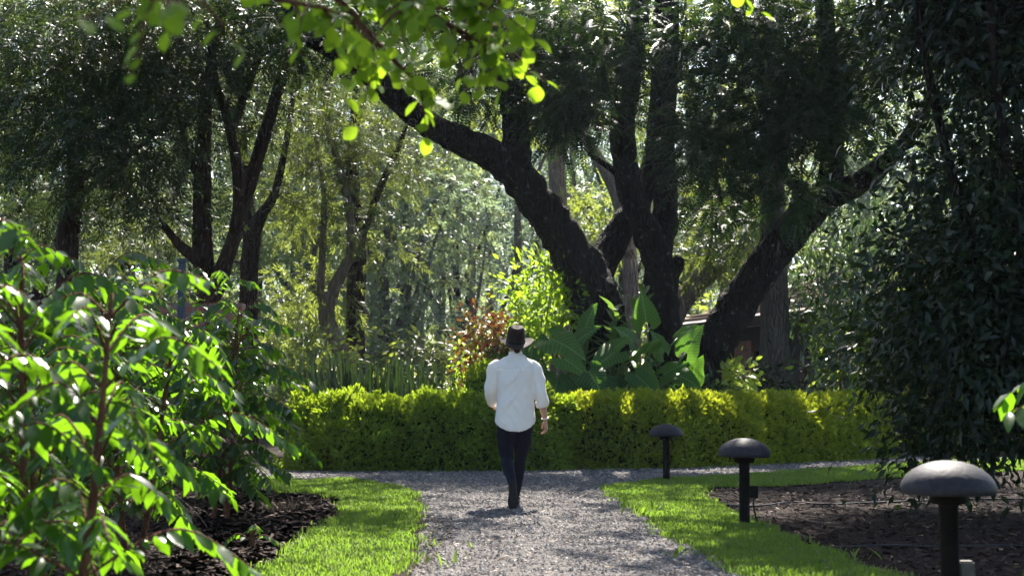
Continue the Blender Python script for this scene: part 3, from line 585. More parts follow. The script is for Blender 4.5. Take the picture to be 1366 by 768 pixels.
# ---- straight and bent pair in the middle
t = Tree(14)
t.pxlimb([(475, 594, 34), (475, 480, 27), (474, 420, 25), (477, 350, 27), (474, 290, 22), (470, 220, 17), (476, 130, 14), (470, 30, 10), (472, -80, 6)], 31, 31, sides=12, bump=.12)
t.pxlimb([(474, 300, 13), (455, 235, 11), (438, 160, 9), (424, 95, 6)], 31, 31.5, sides=8)
t.pxlimb([(478, 330, 12), (505, 255, 10), (530, 200, 7), (548, 150, 4)], 31, 30, sides=8)
A = np.vstack([t.ell(P(470, 210, 30.5), (1.3, 1.2, 1.0), 26), t.ell(P(455, 90, 31), (1.6, 1.6, 1.3), 26), t.ell(P(520, 210, 30), (1.0, .9, .7), 14), t.ell(P(480, 310, 30), (.8, .8, .35), 8), t.ell(P(545, 120, 31), (1.2, 1.2, .9), 12)])
t.twigs(A, .035, .007, .1); t.fol(A, 22, SPRIG, .34, (.4, .4, .28), .3)
t.done('upright_tree', 'upright brown trunk standing above the spiky plants, hazy wood behind', 'tree', M['bark_brown'], M['sprig'], P(475, 594, 31))
t = Tree(15)
t.pxlimb([(466, 598, 26), (466, 520, 24), (458, 475, 24), (440, 440, 24), (436, 412, 22), (446, 384, 18), (460, 356, 15), (468, 330, 12), (462, 250, 9), (430, 160, 6)], 30, 30.2, sides=10, bump=.12)
t.pxlimb([(438, 420, 15), (428, 390, 12), (430, 340, 10), (432, 260, 7), (420, 180, 4)], 30, 30.5, sides=8)
A = np.vstack([t.ell(P(415, 400, 30.5), (.7, .8, .6), 10), t.ell(P(420, 300, 30.5), (1.0, 1., 1.0), 18), t.ell(P(400, 450, 30), (.6, .7, .6), 9), t.ell(P(440, 180, 31), (1., 1., .9), 12)])
t.twigs(A, .035, .007, .1); t.fol(A, 24, SPRIG, .34, (.36, .36, .28), .4)
t.done('bent_tree', 'bent reddish trunk curving left beside the upright trunk', 'tree', M['bark_pale'], M['sprig_light'], P(466, 598, 30))
# ---- pale trunks seen between the great tree's stems
t = Tree(16)
t.pxlimb([(746, 590, 30), (746, 450, 26), (745, 330, 24), (744, 250, 25), (741, 180, 24), (735, 120, 20), (730, 0, 14), (730, -100, 8)], 38, 38, sides=10, bump=.12)
t.pxlimb([(745, 220, 12), (770, 150, 9), (790, 70, 6)], 38, 37, sides=8)
A = np.vstack([t.ell(P(760, 60, 38), (2.2, 2, 2), 34), t.ell(P(700, 120, 38), (1.5, 1.5, 1.4), 16), t.ell(P(770, 270, 39), (1.2, 1.2, .8), 10)])
t.twigs(A, .04); t.fol(A, 20, SPRIG2, .42, (.45, .45, .35), .3)
t.done('pale_tree', 'pale grey-brown trunk seen between the left limbs of the great tree', 'tree', M['bark_pale'], M['sprig_light'], P(746, 590, 38))
t = Tree(17)
t.pxlimb([(846, 590, 28), (843, 450, 24), (840, 350, 22), (825, 265, 18), (800, 215, 16), (775, 170, 14), (765, 90, 10), (770, -20, 6)], 36, 37, sides=10, bump=.12)
t.pxlimb([(840, 340, 14), (842, 260, 12), (838, 180, 10), (842, 60, 6)], 36, 36, sides=8)
A = np.vstack([t.ell(P(800, 30, 37), (2.2, 2, 1.8), 30), t.ell(P(815, 330, 39), (.8, .8, .7), 9), t.ell(P(850, 120, 36), (1.0, 1, 1), 9)])
t.twigs(A, .04); t.fol(A, 20, SPRIG2, .42, (.45, .45, .35), .3)
t.done('slanting_tree', 'slim pinkish trunk slanting up left beside the middle dark stem', 'tree', M['bark_pale'], M['sprig_light'], P(846, 590, 36))

# ---- the hazy wood behind: five forms, copied
def wood_tree(seed, h, tr, low, wide, leafmat, bark, name, per=15, ncl=115, tm=SPRIG2, size=.58, straight=1.0):
    t = Tree(seed); r = t.r; bend = r.normal(0, .35, (6, 2)).cumsum(0) * .35 * straight
    zs = np.linspace(-.3, h * .93, 6); pts = [(bend[i, 0] - bend[0, 0], bend[i, 1] - bend[0, 1], zs[i]) for i in range(6)]
    t.limb(pts, np.linspace(tr, tr * .22, 6), 9, .12, 4)
    for k in range(6):
        i = r.integers(1, 4); z0 = pts[i][2]; a = r.uniform(0, 6.28); L = wide * r.uniform(.5, .9); b = np.array(pts[i])
        t.limb([b, b + [math.cos(a) * L * .35, math.sin(a) * L * .35, L * .55], b + [math.cos(a) * L * .7, math.sin(a) * L * .7, L * 1.4], b + [math.cos(a) * L, math.sin(a) * L, L * 2.2]], [tr * .5, tr * .38, tr * .25, tr * .1], 7, .08, 3)
    zc = r.uniform(low, h, ncl); f = (zc - low) / (h - low); rad = wide * np.sin(np.pi * np.clip(f * .85 + .12, 0, 1)) ** .7
    a = r.uniform(0, 6.28, ncl); q = np.sqrt(r.uniform(.12, 1, ncl)) * rad
    C = np.stack([np.cos(a) * q, np.sin(a) * q, zc], -1); t.twigs(C, .06, .01); t.fol(C, per, tm, size, (.6, .6, .42), .3, .6)
    root = empty(name, (0, 0, 0)); t.acc.build('trunk', bark, root); c = t.leaf.build('crown', leafmat, root, False); c['kind'] = 'stuff'
    return root
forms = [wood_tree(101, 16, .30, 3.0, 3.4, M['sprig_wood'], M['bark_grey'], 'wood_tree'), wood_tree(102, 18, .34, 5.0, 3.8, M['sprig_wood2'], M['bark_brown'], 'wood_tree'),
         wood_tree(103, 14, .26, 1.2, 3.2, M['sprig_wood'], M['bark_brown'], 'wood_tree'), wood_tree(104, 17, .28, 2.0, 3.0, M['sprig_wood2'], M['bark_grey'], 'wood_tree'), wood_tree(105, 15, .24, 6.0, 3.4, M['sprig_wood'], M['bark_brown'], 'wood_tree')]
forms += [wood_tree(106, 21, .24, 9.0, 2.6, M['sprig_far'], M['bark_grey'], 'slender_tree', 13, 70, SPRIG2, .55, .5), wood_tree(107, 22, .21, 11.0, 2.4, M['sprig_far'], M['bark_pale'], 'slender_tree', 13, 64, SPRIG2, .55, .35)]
used = set()
def copy_tree(o):
    c = o.copy(); COL.objects.link(c)
    for ch in o.children:
        d = ch.copy(); COL.objects.link(d); d.parent = c
    return c
def put_wood(k, px, Y, s, rz, label, group=None):
    o = forms[k] if k not in used else copy_tree(forms[k]); used.add(k)
    x = (px - W / 2) / F * Y; o.location = (x, Y, float(terrain(x, Y)) - .1); o.scale = (s, s, s * 1.0); o.rotation_euler = (0, 0, rz)
    o['label'] = label; o['category'] = 'tree'
    if group: o['group'] = group
    elif 'group' in o: del o['group']
r = np.random.default_rng(77)
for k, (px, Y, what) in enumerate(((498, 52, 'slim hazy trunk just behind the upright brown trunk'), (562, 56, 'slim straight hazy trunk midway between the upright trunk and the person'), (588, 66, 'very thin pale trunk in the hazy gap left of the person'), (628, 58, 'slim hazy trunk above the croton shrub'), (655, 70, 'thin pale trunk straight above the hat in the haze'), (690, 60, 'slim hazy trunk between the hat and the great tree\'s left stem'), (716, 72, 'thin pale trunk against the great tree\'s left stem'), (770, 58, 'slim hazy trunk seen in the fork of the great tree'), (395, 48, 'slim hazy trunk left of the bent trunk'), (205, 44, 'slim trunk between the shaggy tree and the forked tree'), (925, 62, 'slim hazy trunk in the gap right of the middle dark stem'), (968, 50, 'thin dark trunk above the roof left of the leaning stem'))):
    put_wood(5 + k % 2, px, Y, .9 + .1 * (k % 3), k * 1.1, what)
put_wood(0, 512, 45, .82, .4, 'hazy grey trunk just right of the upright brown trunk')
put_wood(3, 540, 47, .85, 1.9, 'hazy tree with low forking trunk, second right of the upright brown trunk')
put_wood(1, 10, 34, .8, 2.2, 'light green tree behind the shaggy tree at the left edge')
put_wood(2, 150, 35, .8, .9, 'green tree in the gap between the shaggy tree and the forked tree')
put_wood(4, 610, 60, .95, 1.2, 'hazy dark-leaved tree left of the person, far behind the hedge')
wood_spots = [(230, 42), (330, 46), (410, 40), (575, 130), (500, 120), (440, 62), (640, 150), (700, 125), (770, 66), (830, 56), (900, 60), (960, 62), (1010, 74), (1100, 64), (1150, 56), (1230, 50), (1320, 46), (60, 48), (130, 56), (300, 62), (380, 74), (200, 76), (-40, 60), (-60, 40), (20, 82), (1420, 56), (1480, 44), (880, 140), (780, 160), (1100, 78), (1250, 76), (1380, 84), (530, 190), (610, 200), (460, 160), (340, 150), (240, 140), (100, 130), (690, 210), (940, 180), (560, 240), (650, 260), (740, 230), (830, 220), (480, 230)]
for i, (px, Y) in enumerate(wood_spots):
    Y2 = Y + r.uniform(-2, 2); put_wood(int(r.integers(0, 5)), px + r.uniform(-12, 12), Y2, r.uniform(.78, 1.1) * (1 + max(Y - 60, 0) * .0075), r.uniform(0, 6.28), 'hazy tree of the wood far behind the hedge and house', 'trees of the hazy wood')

# ------------------------------------------------------------------ the house behind
def house():
    c0 = P(903, 434, 40); c1 = P(1075, 420, 33.5)       # eave ends of the long side
    z = .5 * (c0.z + c1.z); d = Vector((c1.x - c0.x, c1.y - c0.y, 0)); L1 = d.length; ang = math.atan2(d.y, d.x)
    root = empty('house', (c0.x, c0.y, float(terrain(0, 38)))); root.rotation_euler = (0, 0, ang); z -= root.location.z
    tag(root, 'low brick house with pinkish hipped roof behind the straight trunk', 'house')
    Ln, Dp, hr, ov = L1 + 5.0, 8.0, 1.6, .6
    def prt(name, V, Q, m, par=root):
        a = Acc(); a.add(V, Q); return a.build(name, m, par, False)
    # hipped roof as a slab
    def roof(zo, e): return [(-e + ov, -e, zo), (Ln + e, -e, zo), (Ln + e, Dp + e, zo), (-e + ov, Dp + e, zo), (3.6, Dp / 2, zo + hr), (Ln - 3.6, Dp / 2, zo + hr)]
    V = roof(z, ov) + roof(z - .10, ov); Q = [[0, 1, 5, 4], [2, 3, 4, 5], [6, 7, 1, 0], [7, 8, 2, 1], [8, 9, 3, 2], [9, 6, 0, 3], [6, 9, 10, 11][:4], ]
    a = Acc(); a.add(V, Q[:6], [[3, 0, 4], [1, 2, 5]]); a.add(V, [[7, 6, 10, 11], [9, 8, 11, 10]], [[6, 9, 10], [8, 7, 11]]); rf = a.build('roof', M['shingle'], root, False)
    # tile courses with real depth
    for k in range(1, 12):
        f = k / 12; x0 = (-ov + ov) * (1 - f) + 3.6 * f; x1 = (Ln + ov) * (1 - f) + (Ln - 3.6) * f; y = -ov * (1 - f) + Dp / 2 * f
        prt('tile_course', *box(((x0 + x1) / 2, y, z + hr * f + .012), (x1 - x0, .34, .025)), M['shingle'], rf)
    prt('fascia', *box((Ln / 2 + ov / 2, -ov - .03, z - .14), (Ln + ov, .05, .22)), M['frame'])
    prt('wall', *box((Ln / 2 + .5, .15, z / 2 - .15), (Ln - .6, .3, z - .1)), M['plaster'])
    prt('wall', *box((.65, Dp / 2, z / 2 - .15), (.3, Dp - .3, z - .1)), M['brick'])
    prt('brick_wall', *box((3.0, -.06, z / 2 - .3), (2.9, .12, z - .5)), M['brick'])
    prt('door', *box((5.15, -.04, .95), (.85, .09, 2.0)), M['frame']); dr = root.children[-1]
    for x in (4.65, 5.65): prt('door_post', *box((x, -.06, 1.0), (.1, .13, 2.1)), M['frame'])
    w = prt('window', *box((7.6, -.03, 1.45), (1.9, .08, 1.2)), M['frame'])
    for x in (7.13, 8.07): prt('pane', *box((x, -.085, 1.45), (.82, .02, 1.05)), M['glass'], w)
    for x in (0.2, 4.0, 8.2, 12): prt('veranda_post', *box((x, -.45, z / 2 - .2), (.13, .13, z - .2)), M['frame'])
house()
# red brick wall glimpsed at the left
a = Acc(); c = P(225, 470, 19); a.add(*box((0, 0, 1.05), (2.0, .25, 2.5)))
bw = a.build('brick_wall', M['brick'], None, False); bw.location = (c.x, 19, 0); tag(bw, 'red brick wall glimpsed through the leaves of the left shrubs', 'wall')
a = Acc(); a.add(*box((0, 0, 1.38), (.08, .08, 2.76))); po = empty('steel_post', (P(243, 365, 18).x, 18, 0)); tag(po, 'blue-grey steel post before the forked tree', 'post')
a.build('post', M['steel'], po, False); a = Acc(); a.add(*box((0, 0, 2.78), (.11, .11, .04))); a.build('cap', M['steel'], po, False)

# ------------------------------------------------------------------ hedges
def hedge(name, line, wid, hgt, lump, seed, nleaf, label, bulge=0.0, cat='hedge', leafmat=None, size=.074, endr=.5, ex=.6):
    r = np.random.default_rng(seed); p, _ = smooth_path([(x, y, 0) for x, y in line], [0] * len(line), 14); n = len(p)
    tng = norm(np.gradient(p, axis=0)); side = np.stack([tng[:, 1], -tng[:, 0], 0 * tng[:, 0]], -1)
    s = np.concatenate([[0], np.cumsum(np.linalg.norm(np.diff(p, axis=0), axis=1))]); S = s[-1]
    m = 26; th = np.linspace(-.12 * np.pi, 1.12 * np.pi, m)
    cx = np.sign(np.cos(th)) * np.abs(np.cos(th)) ** ex; cz = np.sign(np.sin(th)) * np.abs(np.sin(th)) ** ex
    V = np.zeros((n, m, 3))
    for i in range(n):
        e = min(s[i], S - s[i]) / endr; k = math.sqrt(max(0.02, 1 - (1 - min(e, 1)) ** 2))
        hh = hgt * (1 - .16 * (1 - k)) * (1 + bulge * .5 * noise.noise(Vector((s[i] * .9, seed, 0))))
        w = wid * k * (1 + bulge * noise.noise(Vector((s[i] * .9, seed + 5, 0))))
        if bulge > .2:                                   # separate mounds grown together
            dip = sum(math.exp(-((s[i] - q_) / .2) ** 2) for q_ in (1.75, 3.05)); hh *= 1 - .11 * dip; w *= 1 - .2 * dip
        V[i] = p[i] + side[i] * (cx * w / 2)[:, None] + np.array([0, 0, 1.]) * np.maximum(hh * (.16 + .84 * cz), -.05)[:, None]
    for i in range(n):
        for j in range(m):
            q = Vector(V[i, j]); k = lump * (noise.noise(q * 1.5 + Vector((seed, 0, 0))) + .7 * noise.noise(q * 3.6) + .4 * noise.noise(q * 7.0)); V[i, j] += (side[i] * cx[j] + np.array([0, 0, max(cz[j], 0)])) * k
    i, j = np.meshgrid(np.arange(n - 1), np.arange(m - 1), indexing='ij'); Q = np.stack([i * m + j, (i + 1) * m + j, (i + 1) * m + j + 1, i * m + j + 1], -1).reshape(-1, 4)
    V = V.reshape(-1, 3); base = np.array([p[:, 0].mean(), p[:, 1].mean(), 0])
    root = empty(name, tuple(base)); tag(root, label, cat)
    q = V[Q]; nr = np.cross(q[:, 1] - q[:, 0], q[:, 3] - q[:, 0]); ar = np.linalg.norm(nr, axis=1); nr = norm(nr); cen = q.mean(1)
    out = cen - np.stack([np.interp(cen[:, 0], *(lambda o: (p[o, 0], p[o, 0]))(np.argsort(p[:, 0]))), np.interp(cen[:, 0], *(lambda o: (p[o, 0], p[o, 1]))(np.argsort(p[:, 0]))), np.full(len(cen), hgt * .4)], -1)
    nr *= np.sign((nr * out).sum(1))[:, None]
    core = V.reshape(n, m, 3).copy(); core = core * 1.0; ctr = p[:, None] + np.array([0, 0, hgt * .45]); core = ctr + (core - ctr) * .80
    a = Acc(); a.add(core.reshape(-1, 3), Q); a.build('twigs', M['hedge_core'], root, True, tuple(base))  # solid dark shell painted as shaded depth, no single twigs modelled
    f = r.choice(len(Q), nleaf, p=ar / ar.sum()); u = r.random((nleaf, 2, 1)); v = q[f]
    pos = (v[:, 0] * (1 - u[:, 0]) + v[:, 1] * u[:, 0]) * (1 - u[:, 1]) + (v[:, 3] * (1 - u[:, 0]) + v[:, 2] * u[:, 0]) * u[:, 1]
    dep = np.abs(r.normal(0, .085, nleaf)) - .035
    tuft = np.array([noise.noise(Vector(x * 7)) + .6 * noise.noise(Vector(x * 15)) for x in pos]) * .055
    pos = pos - nr[f] * (dep - tuft)[:, None]
    d = nr[f] * .75 + r.normal(0, .55, (nleaf, 3)); d[:, 2] += .35; nn = nr[f] * .5 + r.normal(0, .7, (nleaf, 3)); nn[:, 2] += .5
    a = Acc(); scatter(a, QL, pos, d, nn, r.uniform(size * .7, size * 1.5, nleaf)); c = a.build('foliage', leafmat or M['hedge'], root, False, tuple(base)); c['kind'] = 'stuff'
    return root
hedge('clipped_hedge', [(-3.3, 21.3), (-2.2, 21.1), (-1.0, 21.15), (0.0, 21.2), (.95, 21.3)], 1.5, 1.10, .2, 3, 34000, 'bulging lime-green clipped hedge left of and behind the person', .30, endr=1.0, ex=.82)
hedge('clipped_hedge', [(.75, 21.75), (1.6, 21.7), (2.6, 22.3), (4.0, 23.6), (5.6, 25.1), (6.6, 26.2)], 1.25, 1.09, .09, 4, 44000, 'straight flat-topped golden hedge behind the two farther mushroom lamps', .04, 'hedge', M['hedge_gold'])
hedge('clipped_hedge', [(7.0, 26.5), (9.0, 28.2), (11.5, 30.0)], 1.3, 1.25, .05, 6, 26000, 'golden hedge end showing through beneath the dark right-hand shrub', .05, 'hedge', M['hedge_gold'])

# ------------------------------------------------------------------ shrubs and plants behind the hedge
def leafy(name, px, Y, zc, rad, n, tmpl, size, mat, label, cat, seed, stems=5, shell=.55, base_z=0.0, up=.7, nobj=0):
    t = Tree(seed); x = (px - W / 2) / F * Y; b = np.array([x, Y, base_z])
    C = t.ell((x, Y, zc), rad, max(10, n // 22), shell)
    C = C[C[:, 2] > base_z + .1]
    for k in range(stems):
        e = np.array([x, Y, zc]) + t.r.normal(0, .45, 3) * np.asarray(rad); t.limb([b + [t.r.normal(0, .05), t.r.normal(0, .05), 0], b * .5 + e * .5 + t.r.normal(0, .06, 3), e], [.02, .014, .008], 6, 0, 4)
    t.twigs(C, .02, .004); sp = np.asarray(rad) * .2 + .05; t.fol(C, 22, tmpl, size, sp, .15, up)
    root = empty(name, tuple(b)); tag(root, label, cat); t.acc.build('stem', M['stem'], root, True, tuple(b))
    c = t.leaf.build('foliage', mat, root, False, tuple(b)); c['kind'] = 'stuff'; return root
LEAF5 = leaf_t(.24, 4, .45, .2, .15); LEAFN = leaf_t(.09, 4, .4, .15, .12); LEAFW = leaf_t(.36, 4, .45, .15, .2)
leafy('lime_shrub', 722, 24.2, 2.6, (.62, .5, .85), 1700, LEAF5, .115, M['lime'], 'bright lime-green shrub rising left of the great tree', 'shrub', 201)
leafy('lime_shrub', 695, 23.6, 1.75, (.55, .45, .5), 900, LEAF5, .10, M['lime'], 'low lime-green shrub behind the hat', 'shrub', 202)
leafy('croton_shrub', 651, 22.9, 1.78, (.42, .36, .62), 1150, LEAF5, .10, M['croton'], 'red and purple leaved croton shrub left of the hat', 'shrub', 203)
leafy('pale_shrub', 618, 24.3, 1.5, (.3, .3, .4), 260, LEAF5, .10, M['lime'], 'small pale green sprig shrub at the croton\'s left', 'shrub', 209)
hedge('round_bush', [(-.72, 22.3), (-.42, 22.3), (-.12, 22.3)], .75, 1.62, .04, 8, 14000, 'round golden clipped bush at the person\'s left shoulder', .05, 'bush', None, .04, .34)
leafy('low_shrub', 605, 23.2, .85, (.75, .5, .4), 1600, LEAF5, .06, M['sprig'], 'low feathery green bush just behind the hedge left of the person', 'shrub', 204)
leafy('low_shrub', 975, 24.4, 1.15, (.45, .4, .45), 520, LEAFW, .13, M['bright_low'], 'pale variegated low shrub below the leaning stem', 'shrub', 205)
leafy('low_shrub', 915, 23.9, .95, (.55, .4, .4), 700, LEAFN, .22, M['oleander'], 'dark narrow-leaved plant at the foot of the leaning stem', 'shrub', 206)
leafy('low_shrub', 1010, 26.2, 1.1, (.7, .4, .55), 700, LEAF5, .13, M['dark_leaf'], 'dark bushy plant at the foot of the straight trunk', 'shrub', 207)
leafy('oleander_shrub', 1112, 27.2, 2.75, (.72, .6, 1.7), 1900, LEAFN, .24, M['oleander'], 'tall narrow-leaved grey-green shrub before the house wall', 'shrub', 208, 8)
leafy('oleander_shrub', 1170, 28.2, 2.8, (.8, .6, 1.7), 1700, LEAFN, .24, M['oleander'], 'narrow-leaved shrub half hidden behind the big dark shrub', 'shrub', 210, 8)
leafy('understorey_shrub', 440, 27.5, 1.3, (1.3, .8, .9), 1800, LEAF5, .13, M['sprig_light'], 'pale sunlit undergrowth behind the spiky plants', 'shrub', 211)
leafy('understorey_shrub', 560, 40, 1.9, (1.8, 1.0, .8), 1600, LEAF5, .2, M['sprig'], 'hazy undergrowth between the far trunks', 'shrub', 212, base_z=.25)
leafy('understorey_shrub', 930, 46, 2.9, (2.2, 1.2, 1.4), 2200, LEAF5, .22, M['sprig_light'], 'bright undergrowth behind the leaning pale trunk', 'shrub', 213, base_z=.4)
leafy('understorey_shrub', 680, 48, 2.4, (2.6, 1.2, 1.2), 1900, LEAF5, .22, M['sprig'], 'hazy bush far behind the hat', 'shrub', 214, base_z=.4)
leafy('understorey_shrub', 1190, 29, 2.6, (1.3, 1.0, 1.5), 1500, LEAF5, .16, M['sprig_light'], 'sunlit green bush by the house, right of the narrow-leaved shrubs', 'shrub', 215)

# tuft plants: blades rising from one point
def tuft(name, px, Y, n, h, w, spread, mat, label, cat, seed, group=None, droop=.2, base_z=0.0):
    r = np.random.default_rng(seed); x = (px - W / 2) / F * Y; root = empty(name, (x, Y, base_z)); tag(root, label, cat, group); a = Acc()
    az = r.uniform(0, 6.28, n); ln = r.uniform(.1, 1, n) * spread; d = np.stack([np.cos(az) * ln, np.sin(az) * ln, np.ones(n)], -1)
    nr = np.stack([-np.cos(az), -np.sin(az), .3 + 0 * az], -1)
    pos = np.stack([r.normal(0, .12, n), r.normal(0, .10, n), 0 * az], -1); tm = leaf_t(w / h, 6, .45, .35, droop)
    tm[0][:, 2] *= 1; scatter(a, tm, pos, d, nr, r.uniform(.6, 1.1, n) * h); c = a.build('blades', mat, root, True); c['kind'] = 'stuff'; return root
k = 0
for px in range(418, 588, 15):
    r_ = np.random.default_rng(300 + k); tuft('spiky_plant', px + r_.uniform(-4, 4), 23.4 + r_.uniform(-.3, .5), 30, 1.70 - .0012 * (px - 418) + r_.uniform(-.1, .1), .028, .16, M['snake'], 'upright spiky dark green plant in the row behind the bulging hedge', 'plant', 310 + k, 'spiky plants behind the hedge', .03); k += 1
tuft('strap_plant', 1060, 26.2, 26, .55, .05, .8, M['bright_low'], 'bright yellow-green strap-leaved tuft right of the straight trunk', 'plant', 331, None, .3, .75)
tuft('strap_plant', 1102, 26.8, 22, .6, .03, .5, M['bright_low'], 'bright grassy tuft under the tall narrow-leaved shrub', 'plant', 332, None, .2, .7)
tuft('strap_plant', 898, 22.9, 16, .55, .045, 1.1, M['bright_low'], 'yellow striped tuft just above the hedge beside the big leaves', 'plant', 333, None, .35, .75)
tuft('dry_grass_tuft', 381, 12.9, 60, .14, .004, .9, M['litter'], 'dry straw-coloured grass tuft beside the left shrub', 'grass tuft', 334)
tuft('weed', 566, 8.6, 22, .10, .010, .9, M['grass'], 'green weed on the left path edge, nearest the bottom', 'weed', 335)
tuft('weed', 575, 9.6, 18, .08, .010, .9, M['grass'], 'green weed on the left path edge beside the sunlit gravel', 'weed', 336)
tuft('weed', 858, 12.4, 22, .14, .012, .8, M['grass'], 'pale weed tuft on the right path edge', 'weed', 337)
tuft('weed', 912, 9.1, 9, .06, .014, 1., M['grass'], 'tiny weed growing in the gravel right of the path middle', 'weed', 338)
tuft('weed', 1140, 8.8, 12, .10, .012, 1., M['grass'], 'small weed in the mulch between the near lamp and the lawn', 'weed', 339)

# elephant ears: every leaf its own part
def ear_mesh(seed, wav):
    n, m = 15, 9; r = np.random.default_rng(seed); V = np.zeros((n, 2 * m - 1, 3))
    for i in range(n):
        t = i / (n - 1); y = -.28 + 1.28 * t
        if y < 0: w1 = .47 * math.sqrt(max(0, 1 - ((y + .02) / -.30) ** 2)) ; w0 = .03 + .13 * (-y / .28)
        else: w1 = .47 * (1 - y ** 1.5) ** .9; w0 = 0
        w1 = max(w1, w0 + .01)
        for j in range(2 * m - 1):
            s = (j - (m - 1)) / (m - 1); x = math.copysign(w0 + (w1 - w0) * abs(s), s) if s else 0
            yy = y; v = abs(((yy - .62 * abs(x)) * 9) % 1 - .5) * 2
            z = .16 * abs(x) - .28 * max(y, 0) ** 2 - .25 * x * x * 1.5 + .014 * (1 - v) * min(1, abs(x) * 8) + wav * math.sin(y * 11 + s * 2) * abs(s) ** 2
            V[i, j] = (x, yy, z)
    w = 2 * m - 1; Q = []
    for i in range(n - 1):
        for j in range(w - 1):
            if (-.28 + 1.28 * (i + .5) / (n - 1)) < 0 and j in (m - 2, m - 1): continue
            Q.append([i * w + j, i * w + j + 1, (i + 1) * w + j + 1, (i + 1) * w + j])
    return mesh_np('leaf_blade', V.reshape(-1, 3), Q, None, M['alocasia'])
EARS = [ear_mesh(1, .02), ear_mesh(2, .045), ear_mesh(3, .03)]
def ear_plant(px, Y, leaves, label, seed):
    x0 = (px - W / 2) / F * Y; root = empty('elephant_ear_plant', (x0, Y, 0)); tag(root, label, 'plant'); r = np.random.default_rng(seed)
    for (lx, ly, dy, size, tipx, tipy, face) in leaves:      # blade joint in the photo, depth offset, size px, tip direction, how far it faces the lens
        c = np.array(P(lx, ly, Y + dy)) - [x0, Y, 0]; s = .64 * size / F * (Y + dy)
        d = norm(np.array([tipx, -(1 - abs(face)) * .9 - .05, -tipy])); nr = np.array([-.2 * tipx, -face, (1 - abs(face)) + .15])
        x, y, z = frames(d[None], nr[None]); o = link('leaf', EARS[int(r.integers(0, 3))], root); o.matrix_local = mat4(c, x[0], y[0], z[0], s)
        b = np.array([r.normal(0, .15), r.normal(0, .12), 0]); p, rr = smooth_path([b, b * .5 + c * .5 + [c[0] * -.15, 0, .2], c - y[0] * .02], [.035, .024, .013], 6)
        a = Acc(); a.add(*tube(p, rr, 6)); a.build('leaf_stalk', M['petiole'], root)
ear_plant(745, 22.7, [(735, 452, .2, 92, .5, .2, .55), (752, 478, -.2, 66, .75, .45, .5), (712, 455, .3, 70, -.1, .55, .6), (785, 495, -.3, 74, .3, .45, .6), (745, 505, -.1, 66, -.2, .5, .6), (672, 462, .2, 60, -.6, .5, .4), (700, 500, .1, 62, -.1, .6, .6)], 'broad elephant-ear plant with big heart leaves at the person\'s right', 401)
ear_plant(790, 22.9, [(765, 460, .1, 70, .55, -.6, .55), (805, 510, -.4, 60, .3, .5, .6), (820, 470, -.2, 74, -.7, .4, .45), (780, 440, .4, 62, .2, -.9, .5), (770, 520, -.4, 54, .1, .5, .7), (835, 505, -.1, 55, .3, .5, .5)], 'elephant-ear plant with a scorched upright leaf before the great tree\'s left stem', 402)
ear_plant(865, 22.8, [(862, 430, 0, 66, -.1, -.75, .75), (862, 470, -.3, 78, .1, -.35, .5), (915, 470, -.1, 66, .35, -.85, .6), (862, 520, -.2, 62, 0, -.75, .85), (885, 500, 0, 60, .5, -.4, .6), (905, 500, .1, 58, .6, .3, .6), (925, 505, .2, 52, .2, -.8, .6)], 'elephant-ear plant with tall upright leaves before the middle dark stem', 403)
ear_plant(815, 22.55, [(712, 490, .1, 58, -.3, .6, .6), (760, 500, 0, 60, .4, .5, .55), (812, 470, .3, 58, .5, -.5, .6), (845, 455, .4, 56, -.5, -.5, .6), (800, 505, -.1, 52, -.4, .5, .6), (848, 500, -.1, 56, .5, .4, .55), (885, 470, .3, 56, -.3, -.7, .6), (905, 450, .4, 50, .5, -.5, .55), (830, 525, -.1, 46, .1, .6, .6), (890, 522, 0, 46, .3, .5, .6)], 'mixed clump of smaller elephant-ear leaves filling the middle of the bed', 404)
# variegated ginger canes
def cane_plant(px, Y, canes, label, seed, hz, leaf=.42):
    x0 = (px - W / 2) / F * Y; root = empty('variegated_cane_plant', (x0, Y, 0)); tag(root, label, 'plant'); r = np.random.default_rng(seed)
    me = mesh_np('lance_leaf', *leaf_t(.13, 8, .4, .3, .25), None, M['strap'])
    for k in range(canes):
        az = r.uniform(0, 6.28); h = hz * r.uniform(.7, 1.05); ln = r.uniform(.1, .4); e = np.array([math.cos(az) * ln, math.sin(az) * ln, h]); b = np.array([r.normal(0, .18), r.normal(0, .15), 0])
        p, rr = smooth_path([b, b * .6 + e * .4 + [0, 0, .15], b * .3 + e], [.014, .012, .007], 6); a = Acc(); a.add(*tube(p, rr, 6)); a.build('cane', M['petiole'], root)
        for i in range(5, len(p)):
            for s in (0, 1):
                aa = i * 2.4 + s * 3.14 + az; d = np.array([math.cos(aa), math.sin(aa), r.uniform(.5, 1.3)]); x, y, z = frames(d[None], np.array([[-math.cos(aa) * .6, -math.sin(aa) * .6, 1.]]))
                o = link('leaf', me, root); o.matrix_local = mat4(p[i], x[0], y[0], z[0], leaf * r.uniform(.75, 1.15))
cane_plant(838, 23.7, 7, 'tall variegated cane plant with lance leaves between the dark stems', 411, 2.75)
cane_plant(790, 23.6, 6, 'variegated lance-leaved plant before the left dark stem', 412, 2.1)
cane_plant(895, 23.5, 5, 'shorter variegated cane plant at the right of the big leaves', 413, 1.6, .36)

